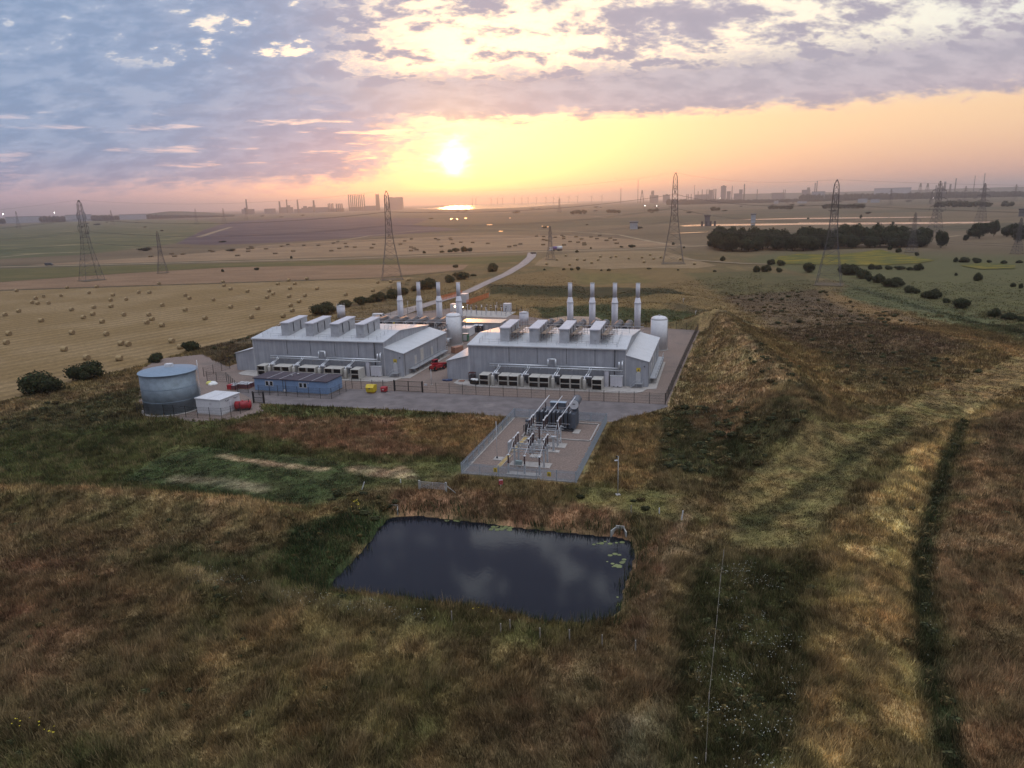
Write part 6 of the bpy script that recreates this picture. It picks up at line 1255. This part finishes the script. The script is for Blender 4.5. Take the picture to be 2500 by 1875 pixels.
# low shrubs on the near mound and in the weeds
# leafy weeds and brambles in the darker growth
WD = crown_mesh('weed', 90, 150, .17, (1, .9, .62), 4, (.040, .046, .020))
wv = np.array([v.co[:] for v in WD.vertices]); wf = np.array([p.vertices[:] for p in WD.polygons]); wc = np.empty(len(WD.vertices)*4, np.float32); WD.color_attributes['tint'].data.foreach_get('color', wc); wc = wc.reshape(-1, 4)[:, :3]
ALLW = gp((1430, 890), (1560, 870), (1720, 960), (1600, 1030), (1430, 1010)); wl_ = [(ALLW, 150, .75), (gp((1575, 720), (1720, 830), (1780, 900), (1730, 960), (1640, 860)), 90, .7), (gp((1500, 1230), (1780, 1230), (1740, 1420), (1690, 1700), (1480, 1700)), 170, .42), (gp((1100, 1030), (1430, 1090), (1440, 1110), (1100, 1060)), 26, .5), (gp((700, 1060), (850, 1060), (860, 1110), (720, 1110)), 26, .6), (gp((380, 1200), (640, 1280), (900, 1340), (880, 1370), (500, 1330), (360, 1260)), 70, .45), (gp((0, 1120), (900, 1130), (1000, 1640), (0, 1640)), 90, .4), (gp((2080, 880), (2330, 860), (2330, 1400), (2120, 1200)), 110, .5), (gp((1740, 740), (1960, 760), (2140, 800), (1980, 860), (1800, 830)), 90, .7), (gp((1560, 640), (1760, 625), (2000, 700), (1900, 760), (1680, 730)), 130, .75), (gp((0, 895), (320, 830), (330, 905), (0, 940)), 60, .7), (gp((430, 740), (545, 715), (560, 770), (450, 800)), 60, .8)]
dl = gp((2085, 905), (2050, 985), (2015, 1090), (1995, 1230), (2000, 1400), (2030, 1520), (2085, 1700)); ws = []
for P, n, sz in wl_:
    P_ = np.array(P); lo, hi = P_.min(0), P_.max(0); x = rng.uniform(lo[0], hi[0], n*3); y = rng.uniform(lo[1], hi[1], n*3); k = inside(x, y, P) & allowed(x, y) & (fbm(x, y, 1/4., 3) > .45); ws += [(a, c, sz) for a, c in zip(x[k][:n], y[k][:n])]
for a, c in zip(dl[:-1], dl[1:]):
    L_ = math.dist(a, c)
    for i in range(int(L_/1.3)): f = random.random(); ws.append((a[0]+(c[0]-a[0])*f+random.gauss(0, .8), a[1]+(c[1]-a[1])*f+random.gauss(0, .8), .55))
wz = height(np.array([w[0] for w in ws]), np.array([w[1] for w in ws])); V_, F_, C_l = [], [], []
for i, ((x, y, sz), z) in enumerate(zip(ws, wz)):
    s = sz*random.uniform(.55, 1.5); a = random.uniform(0, 6.28); ca_, sa_ = math.cos(a), math.sin(a)
    V_.append(np.c_[(wv[:, 0]*ca_-wv[:, 1]*sa_)*s*random.uniform(.9, 1.6)+x, (wv[:, 0]*sa_+wv[:, 1]*ca_)*s+y, wv[:, 2]*s*random.uniform(.6, 1.1)+z-.08]); F_.append(wf+i*len(wv)); t_ = random.random()
    C_l.append(wc*(np.array((1., 1., 1.)) if t_ < .55 else np.array((1.9, 1.35, 1.2)))*random.uniform(.6, 1.3))
tag(np_mesh('weeds', np.concatenate(V_), np.concatenate(F_), M_LEAF, np.concatenate(C_l)), 'leafy dark weeds and brambles scattered through the rough grass', 'weeds', kind='stuff')

# ---------------------------------------------------------------- pylons and power lines
M_PYL = mat('pylon_steel', (.085, .08, .085), .6, .3)
def make_pylon(name, label, p, rz, H, group='pylons', base=.115):
    t = thing(name, label, 'pylon', (*p, 0), rz, group); lv = [0, .10, .19, .27, .345, .41, .47, .54, .61, .68, .755, .83, .90, .955]
    def hw(f): return np.interp(f, [0, .41, .54, .83, .95, 1.], [base*H, .050*H, .037*H, .027*H, .022*H, .003*H])
    legs, br = MB(), MB(); ths = (.10 if H > 30 else .08)*min(2., max(1., math.hypot(*p)/430))
    def c4(f): w = hw(f); return [Vector((sx*w, sy*w, f*H)) for sx, sy in ((-1, -1), (1, -1), (1, 1), (-1, 1))]
    L = lv+[1.]
    for a, b_ in zip(L[:-1], L[1:]):
        A, B = c4(a), c4(b_)
        for i in range(4): legs.bar(A[i], B[i], ths)
        for i in range(4):
            j = (i+1) % 4; br.bar(A[i], B[j], ths*.5); br.bar(A[j], B[i], ths*.5); br.bar(B[i], B[j], ths*.5)
    legs.build('leg_frame', M_PYL, t); br.build('bracing', M_PYL, t)
    for f, r in ((.54, .155), (.68, .17), (.83, .14)):
        for s in (-1, 1):
            w = hw(f); m = MB(); tip = Vector((0, s*r*H, f*H))
            for sx in (-1, 1): m.bar((sx*w, s*w, f*H), tip, ths*.7); m.bar((sx*w*.95, s*w*.95, (f+.045)*H), tip, ths*.6); m.bar((sx*w, s*w, f*H), (sx*w*.5, s*(w+r*H)/2, (f+.022)*H), ths*.4)
            am = m.build('cross_arm', M_PYL, t)
            MB().tube(tip, tip-Vector((0, 0, .062*H)), .14, 6).build('insulator_string', M_PYL, am)
    MB().box((0, 0, -.1), (2.3*base*H, 2.3*base*H, .35)).build('weedy_base', mat('pylon_base_weeds', (.085, .062, .032), .95, var=.4) if 'pylon_base_weeds' not in MATS else MATS['pylon_base_weeds'], t)
    return t
sp = lambda x, y: np.array(G(x/.8848, y/.8848))
def hgt(dx, dyt, p): return z_at(dx/.8848, dyt/.8848, p)
P1, P2, P3, P4 = sp(199, 606), sp(847, 604), sp(1454, 569), sp(1790, 615)
main = [(P1, hgt(178, 432, P1), 'lattice pylon at the far left of the field with its top seen against the haze'), (P2, hgt(834, 412, P2), 'lattice pylon standing in the stubble field left of the sun glitter, above the left-hall stacks'), (P3, hgt(1457, 373, P3), 'tallest lattice pylon right of centre on a weedy patch of the small stubble field'), (P4, hgt(1805, 388, P4), 'lattice pylon on the grassy rise in front of the dark wood')]
ends = [np.array((-620., 520.)), np.array((420., 215.))]; seq = [ends[0]]+[m[0] for m in main]+[ends[1]]
rzs = []
for i, (p, H, lb) in enumerate(main):
    d = (seq[i+2]-seq[i+1])/np.linalg.norm(seq[i+2]-seq[i+1])+(seq[i+1]-seq[i])/np.linalg.norm(seq[i+1]-seq[i]); rz = math.atan2(d[1], d[0]); rz = math.atan2(p[1], p[0])-math.pi/2+(.35, .06, .05, -.08)[i]; rzs.append(rz)
    make_pylon('pylon', lb, p, rz, H)
def wire(p, q, sag, r, label=None):
    m = MB(); p, q = Vector(p), Vector(q); pts = []
    for i in range(17): f = i/16; v = p.lerp(q, f); v.z -= 4*sag*f*(1-f); pts.append(v)
    for a, c in zip(pts[:-1], pts[1:]): m.tube(a, c, r, 4, caps=False)
    return m
Hs = [main[0][1]]+[m[1] for m in main]+[main[-1][1]]; rr_ = [rzs[0]]+rzs+[rzs[-1]]
for i in range(len(seq)-1):
    a, c = seq[i], seq[i+1]; t = thing('power_line', ['span of overhead wires running off the left edge from the far left pylon', 'span of overhead wires between the two pylons in the left fields', 'span of overhead wires between the left-hall pylon and the tallest pylon', 'span of overhead wires between the tallest pylon and the one before the wood', 'span of overhead wires running off to the right from the pylon before the wood'][i], 'power line', (0, 0, 0), 0, 'overhead wires')
    L = np.linalg.norm(c-a)
    for f, r in ((.54, .155), (.68, .17), (.83, .14), (1., 0)):
        for s in ((-1, 1) if r else (0,)):
            A = (a[0]-math.sin(rr_[i])*s*r*Hs[i], a[1]+math.cos(rr_[i])*s*r*Hs[i], (f-(.062 if r else 0))*Hs[i]); C = (c[0]-math.sin(rr_[i+1])*s*r*Hs[i+1], c[1]+math.cos(rr_[i+1])*s*r*Hs[i+1], (f-(.062 if r else 0))*Hs[i+1])
            wire(A, C, L*.022, .055 if r else .03).build('conductor' if r else 'earth_wire', M_PYL, t)
for (bx_, by_), (tx, ty), lb, rz in (((1189, 561), (1189, 488), 'slim small pylon beside the tanker on the farm road', .3), ((1969, 545), (1971, 459), 'pale slim pylon in front of the right end of the wood', .5), ((2018, 512), (2026, 391), 'lattice pylon behind the right end of the wood', .4), ((352, 590), (351, 499), 'faint slim pylon beyond the grass strip, right of the far left pylon', .3), ((2196, 548), (2212, 470), 'cut-off pylon at the right edge below the tree rise', .4), ((2118, 478), (2124, 396), 'hazy pylon standing beyond the right reservoir', .5)):
    p = sp(bx_, by_); make_pylon('pylon', lb, p, rz, hgt(tx, ty, p), base=.11)
fp = [((2203, 436), (2206, 372)), ((2165, 432), (2170, 398)), ((2060, 432), (2063, 402)), ((1990, 436), (1992, 420)), ((1945, 436), (1946, 413)), ((1905, 434), (1907, 408)), ((502, 461), (501, 449)), ((443, 463), (443, 450)), ((549, 460), (549, 448)), ((65, 469), (64, 455)), ((265, 468), (266, 453)), ((1210, 442), (1211, 428))]
fp.sort(); src = None
for k, ((bx_, by_), (tx, ty)) in enumerate(fp):
    D_ = random.uniform(2300, 3000); p = far_at(bx_/.8848, D_); H = max(26, hgt(tx, ty, p))
    lb = '%s of the tiny pylons along the skyline counted from the left' % NUM[k]
    if src is None: src = make_pylon('far_pylon', lb, p, .4, H, 'skyline pylons'); sH = H; pk = kids(src)
    else: dup(src, (*p, 0), .4, lb, 'skyline pylons', (1, 1, H/sH), pk)

# ---------------------------------------------------------------- works, chimneys and turbines on the skyline
M_FARC = mat('far_concrete', (.13, .12, .13), .9, var=.15, vscale=.02)
M_FARD = mat('far_dark_steel', (.05, .045, .055), .9, var=.2, vscale=.02)
M_FARW = mat('far_pale_cladding', (.34, .36, .39), .8, var=.06, vscale=.02)
def fz(x, y, p): return z_at(x, y, p)
def chimney(q, yb, w, D_, label, group, m=None):
    p = far_at(q[0], D_); z = fz(q[0], q[1], p); r = max(w*1.25/2/F*D_, 2.2)
    t = thing('far_chimney', label, 'chimney', (*p, 0), 0, group); MB().tube((0, 0, 0), (0, 0, z), r*1.15, 10, r2=r*.85).build('shaft', m or M_FARD, t); MB().tube((0, 0, z-4), (0, 0, z), r*1.0, 10).build('cap', M_FARC, t); return t
def block(x0, x1, yt, D_, label, group=None, depth=40, m=None, cat='building', name='far_building', roofs=None):
    p0, p1 = far_at(x0, D_), far_at(x1, D_); c = (p0+p1)/2; z = max(6., fz((x0+x1)/2, yt, c)); L = np.linalg.norm(p1-p0)
    t = thing(name, label, cat, (*c, 0), math.atan2(*(p1-p0)[::-1]), group); MB().bx(-L/2, L/2, 0, depth, 0, z).build('body', m or M_FARC, t); MB().bx(-L/2-1, L/2+1, -1, depth+1, z, z+max(1.5, z*.04)).build('roof', M_FARD if m is not M_FARW else M_FARC, t)
    for a, b_, h in (roofs or []): MB().bx(-L/2+a*L, -L/2+b_*L, 4, depth-4, z+1.5, z+h).build('roof_block', m or M_FARC, t)
    return t
# left: pale warehouses
for k, (x0, x1, y) in enumerate(((125, 360, 299), (523, 697, 287), (880, 1058, 285))):
    a, c = Z5((x0, y), (x1, y)); block(a[0], c[0], a[1], 4600, '%s of three long pale warehouses on the left skyline' % ('leftmost', 'middle', 'rightmost')[k], 'pale warehouses', 90, M_FARW)
# refinery left of the sun
for k, (x, yt, w) in enumerate(((1727, 182, 8), (1944, 196, 8), (1992, 183, 6), (2063, 186, 8), (2170, 190, 8))): chimney(Z5((x, yt))[0], 0, w*.36, 6000, '%s thin chimney from the left at the far refinery left of the sun' % NUM[k], 'refinery chimneys')
for k, (x, yt, w) in enumerate(((232, 189, 7), (328, 212, 6), (338, 210, 6), (348, 212, 6), (358, 210, 6), (382, 212, 7), (394, 212, 7), (406, 212, 7), (418, 212, 7))): chimney(Z6((x, yt))[0], 0, w*.36, 6000, '%s small stack from the left beside the ten tall stacks' % NUM[k], 'small refinery stacks')
for k, (x0, x1, y, rf) in enumerate(((1690, 1775, 250, [(.2, .5, 12)]), (1840, 1915, 247, None), (1945, 2030, 238, [(.5, .8, 16)]), (2085, 2210, 240, [(.1, .3, 14), (.6, .75, 18)]))):
    a, c = Z5((x0, y), (x1, y)); block(a[0], c[0], a[1], 6000, '%s hazy works block from the left at the far refinery' % NUM[k], 'refinery blocks', 50, None, roofs=rf)
for k, (x0, x1, y) in enumerate(((0, 90, 240), (100, 190, 250), (195, 225, 234), (240, 325, 238), (325, 430, 246), (570, 640, 228))):
    a, c = Z6((x0, y), (x1, y)); block(a[0], c[0], a[1], 6000, '%s low hazy works block from the left around the small stacks' % NUM[k], 'low works blocks', 50)
for k, x in enumerate((465, 478, 490, 503, 515, 528, 540, 552, 566)): chimney(Z6((x, 151))[0], 0, 2.0, 6200, '%s of the row of tall stacks left of the sun' % NUM[k], 'row of tall stacks')
a, c = Z6((463, 236), (568, 236)); block(a[0], c[0], a[1], 6200, 'low building at the foot of the row of tall stacks', None, 60)
for k, (x, y) in enumerate(((646, 148), (654, 150), (662, 148), (700, 156), (712, 156), (726, 160))): chimney(Z6((x, y))[0], 0, 2.6, 6200, '%s thin stack from the left behind the stubble field pylon' % NUM[k], 'thin stacks behind the pylon')
a, c = Z6((727, 174), (822, 174)); block(a[0], c[0], a[1], 6200, 'huge square power station block left of the sun', None, 120, m=mat('power_station_cladding', (.25, .17, .16), .9), roofs=[(.05, .3, 8), (.5, .95, 6)])
# right: steelworks
for k, (x, y, w) in enumerate(((255, 235, 5), (417, 155, 4), (883, 297, 6), (897, 300, 6), (925, 296, 6), (955, 208, 4), (990, 270, 6), (1028, 253, 7), (1073, 253, 7), (1093, 250, 7), (1140, 250, 8), (1158, 248, 8), (1312, 217, 6), (1428, 198, 9), (1552, 250, 6), (1803, 255, 5), (1818, 255, 5), (2098, 190, 7), (2115, 170, 6))): chimney(Z7((x, y))[0], 0, w*.25, 6200, '%s chimney from the left among the hazy steelworks right of the sun' % NUM[k], 'steelworks chimneys')
for k, (x0, x1, y, rf) in enumerate(((530, 612, 312, [(.25, .5, 40)]), (655, 722, 307, [(.4, .7, 8)]), (960, 1090, 305, None), (1092, 1132, 262, None), (1205, 1255, 225, [(.3, .7, 10)]), (1262, 1300, 275, None), (1330, 1400, 295, None), (1380, 1412, 258, None), (1690, 1810, 288, None), (1975, 2056, 260, [(.6, .95, 20)]), (2120, 2200, 280, None))):
    a, c = Z7((x0, y), (x1, y)); block(a[0], c[0], a[1], 6200, '%s hazy block from the left in the steelworks right of the sun' % NUM[k], 'steelworks blocks', 60, roofs=rf)
for k, (Z_, x, y) in enumerate(((Z7, 457, 258), (Z7, 550, 266), (Z8, 1068, 190), (Z8, 1135, 190))):
    q = Z_((x, y))[0]; p = far_at(q[0], 6000); z = fz(*q, p); t = thing('far_derrick', '%s dark tapering derrick tower from the left on the right skyline' % NUM[k], 'tower', (*p, 0), 0, 'skyline derricks'); m = MB()
    for sx, sy in ((-1, -1), (1, -1), (1, 1), (-1, 1)): m.bar((sx*14, sy*14, 0), (sx*2, sy*2, z), 1.6)
    for f in (.25, .5, .75): m.bx(-13+11*f, 13-11*f, -13+11*f, 13-11*f, z*f-1, z*f+1)
    m.build('frame', M_FARD, t); MB().bx(-5, 5, -5, 5, z*.75, z*.9).build('head_house', M_FARD, t)
a, c = Z8((640, 238), (985, 236)); block(a[0], c[0], a[1], 6400, 'very long pale shed on the right skyline', None, 80, M_FARW)
for k, (x, y, w) in enumerate(((86, 185, 6), (103, 168, 6), (1280, 220, 8), (1295, 176, 14), (1393, 142, 7), (1567, 118, 4), (1655, 97, 5), (1658, 190, 8), (1215, 210, 8), (1347, 198, 12))): chimney(Z8((x, y))[0], 0, w*.2532, 6200, '%s slim stack from the left above the far right of the plain' % NUM[k], 'far right stacks')
# wind turbines at sea
xs_t = (1275, 1298, 1398, 1440, 1473, 1550, 1600, 1641, 1697, 1758, 1807, 1845, 1909, 1966, 2058, 2125); tb = None
for k, x in enumerate(xs_t):
    q = Z6((x, 182-.023*(x-1275)))[0]; p = far_at(q[0], 9000); z = fz(*q, p); lb = '%s wind turbine from the left in the faint row on the horizon' % NUM[k]
    if tb is None:
        tb = thing('wind_turbine', lb, 'wind turbine', (*p, 0), 0, 'wind turbines'); z0 = z
        MB().tube((0, 0, 0), (0, 0, z), 3.2, 10, r2=2.).build('tower', M_FARC, tb); MB().bx(-2.5, 2.5, -5, 7, z-2, z+3).build('nacelle', M_FARC, tb)
        for j in range(3): a = .5+2*math.pi*j/3; MB().tube((0, -6, z), (44*math.sin(a), -6, z+44*math.cos(a)), 2.0, 6, r2=.5).build('blade', M_FARC, tb)
        tk_ = kids(tb)
    else: dup(tb, (*p, z-z0), 0, lb, 'wind turbines', None, tk_)
# ridges of land at the edges of the plain
def hills(name, pts, D_, depth, m):
    mb = MB(); n = len(pts); v = []
    for f, d in ((0, -depth), (1, 0), (.9, depth*.5), (0, depth*1.5)):
        for x, y in pts: p = far_at(x, D_+d); z = fz(x, y, far_at(x, D_)); v.append((p[0], p[1], z*f if f else -3))
    mb.add(v, [(k*n+i, k*n+i+1, (k+1)*n+i+1, (k+1)*n+i) for k in range(3) for i in range(n-1)], True); return tag(mb.build(name, m), kind='structure')
M_HILL = field_mat('far_hill', (.050, .050, .034), (.085, .075, .045), (1, 1), .004)
hills('hills', Z5((900, 300), (1060, 281), (1150, 270), (1210, 264), (1300, 264), (1450, 270), (1600, 281), (1750, 296)), 5200, 500, M_HILL)
hills('hills', Z8((-600, 292), (-200, 283), (200, 275), (500, 268), (700, 262), (1000, 255), (1300, 244), (1600, 236), (1900, 228), (2100, 222), (2300, 214), (2700, 200)), 8200, 1200, M_HILL)
def belt(label, pts, D_, hpx):
    v, f, c = [], [], []; o = 0
    for (x0, y0), (x1, y1) in zip(pts[:-1], pts[1:]):
        n = max(2, int((x1-x0)/2.2))
        for i in range(n):
            x = x0+(x1-x0)*i/n; p = far_at(x, D_+random.uniform(-60, 60)); s = 4./F*D_*random.uniform(.8, 1.4); hh = max(8, fz(x, y0+(y1-y0)*i/n, far_at(x, D_)))*random.uniform(.75, 1.05)
            v.append(base_v*np.array((s, s, hh))+np.array((p[0], p[1], 0))); f.append(base_f+o); o += len(base_v)
    v = np.concatenate(v); return tag(np_mesh('far_wood', v, np.concatenate(f), M_LEAF, np.tile(np.array((.022, .028, .018)), (len(v), 1))), label, 'wood', kind='stuff')
belt('far dark belt of trees around the pale warehouses on the left skyline', Z5((-60, 303), (120, 306)), 4550, 0); belt('far belt of trees between the first and second pale warehouse', Z5((362, 292), (520, 294)), 4550, 0); belt('far belt of trees between the second and third pale warehouse', Z5((700, 287), (880, 288)), 4550, 0); belt('far belt of trees along the foot of the left low hill', Z5((1060, 284), (1640, 292)), 4600, 0)
belt('far belt of trees below the steelworks', Z7((700, 345), (1500, 350), (2212, 335)), 4200, 0); belt('far belt of trees on the right plain', Z8((-40, 292), (600, 285), (1300, 272), (2172, 262)), 4300, 0)
# pale sheds and rows among the far right industry, lamps that are already lit
for k, (Z_, x0, x1, y, D_) in enumerate(((Z8, 495, 585, 337, 3300), (Z8, 615, 700, 343, 3200), (Z8, 2020, 2090, 444, 1300), (Z7, 1715, 1760, 363, 3600), (Z7, 1940, 2030, 368, 3500), (Z7, 345, 420, 578, 1000), (Z7, 1062, 1112, 515, 1150), (Z7, 1506, 1550, 500, 1150), (Z8, 60, 180, 272, 4300))):
    a, c = Z_((x0, y), (x1, y)); p = far_at((a[0]+c[0])/2, D_); hgt_ = z_at((a[0]+c[0])/2, a[1], p)
    block(a[0], c[0], a[1] if hgt_ > 4 else (a[1]), D_, ['left pale low shed on the hazy right plain', 'right pale low shed on the hazy right plain', 'brown hut on the bank at the far right', 'small pale shed below the steelworks, left', 'long pale shed below the steelworks, right', 'low pale farm shed on the plain left of the tallest pylon', 'dark topped shed on the plain right of the tallest pylon', 'tall narrow shed by the reservoir', 'grey shed left of the pylon before the wood'][k], None, 18, M_FARW if k not in (2, 6) else M_FARC, 'shed', 'far_shed')
for k, (Z_, x, y, D_) in enumerate(((Z5, 115, 282, 4000), (Z5, 457, 272, 4000), (Z7, 485, 413, 2200), (Z7, 598, 415, 2200), (Z7, 1203, 338, 4000), (Z8, 1200, 332, 3000))):
    q = Z_((x, y))[0]; p = far_at(q[0], D_); z = max(5, fz(*q, p)); t = thing('yard_light', '%s lit white light point from the left near the skyline' % NUM[k], 'lamp', (*p, 0), 0, 'skyline lights'); MB().bar((0, 0, 0), (0, 0, z), .3).build('mast', M_FARD, t); r = D_*.0003
    MB().lathe([(.1*r, -r), (.7*r, -.7*r), (r, 0), (.7*r, .7*r), (.1*r, r)], (0, 0, z), 8).build('lamp_head', M_LAMPW, t)
# posts of the reservoir sluice
p = G(*Z7((1115, 610))[0]); t = thing('sluice_posts', 'row of four dark sluice posts at the near edge of the reservoir', 'sluice', (*p, 0), 0)
for i in range(4): MB().bx(-9+6*i, -6.6+6*i, -1, 1, 0, 6.5).build('post', M_FARD, t)
# milk tanker on the farm road
a = G(*Z9((570, 216))[0]); c = G(*Z9((692, 210))[0]); rz = math.atan2(*(c-a)[::-1]); p = (a+c)/2; L = np.linalg.norm(c-a)
t = thing('tanker_lorry', 'white and purple tanker lorry on the farm road where the track joins', 'lorry', (*p, .12), rz); s = L/2
MB().bx(-s, -s+2.4, -1.2, 1.2, .7, 3.3).build('cab', M_WHITE, t); MB().bx(-s-.03, -s+.05, -1.05, 1.05, 1.9, 2.9).build('windscreen', M_GLASS, t); MB().bx(-s+2.6, s, -1.15, 1.15, .9, 1.3).build('chassis', M_DARK, t)
MB().tube((-s+2.9, 0, 2.5), (s*.12, 0, 2.5), 1.25, 20).build('purple_tank', mat('purple_paint', (.12, .07, .22), .4), t); MB().tube((s*.12, 0, 2.5), (s-.1, 0, 2.5), 1.3, 20).build('white_tank', M_WHITE, t)
for x in (-s+1.2, -s+3.6, s-3.6, s-2.2, s-.9):
    for y in (-1.2, .9): MB().tube((x, y, .52), (x, y+.3, .52), .52, 14).build('wheel', M_RUBBER, t)
p = G(*Z9((412, 243))[0]); van('parked_car', 'small dark car at the junction of track and farm road', 'car', p, .4, M_DARK, 4.2, 1.5)
p = G(*zs(0, 420, .36166)((333, 632))[0]); van('parked_car', 'small dark car on the farm road right of the far left edge', 'car', p, .1, M_DARK, 6., 2.2)

# ---------------------------------------------------------------- haze: one closed box of even air
hb = MB().bx(-27000, 27000, -3500, 27000, -30, 240); ho = hb.build('haze', None); tag(ho, kind='stuff')
hm = bpy.data.materials.new('haze_air'); hm.use_nodes = True; t = hm.node_tree; t.nodes.clear()
vol = t.nodes.new('ShaderNodeVolumePrincipled'); vol.inputs['Color'].default_value = (.95, .95, 1.0, 1); vol.inputs['Density'].default_value = 1.15e-4; vol.inputs['Anisotropy'].default_value = .72
t.links.new(vol.outputs[0], t.nodes.new('ShaderNodeOutputMaterial').inputs['Volume']); ho.data.materials.append(hm)
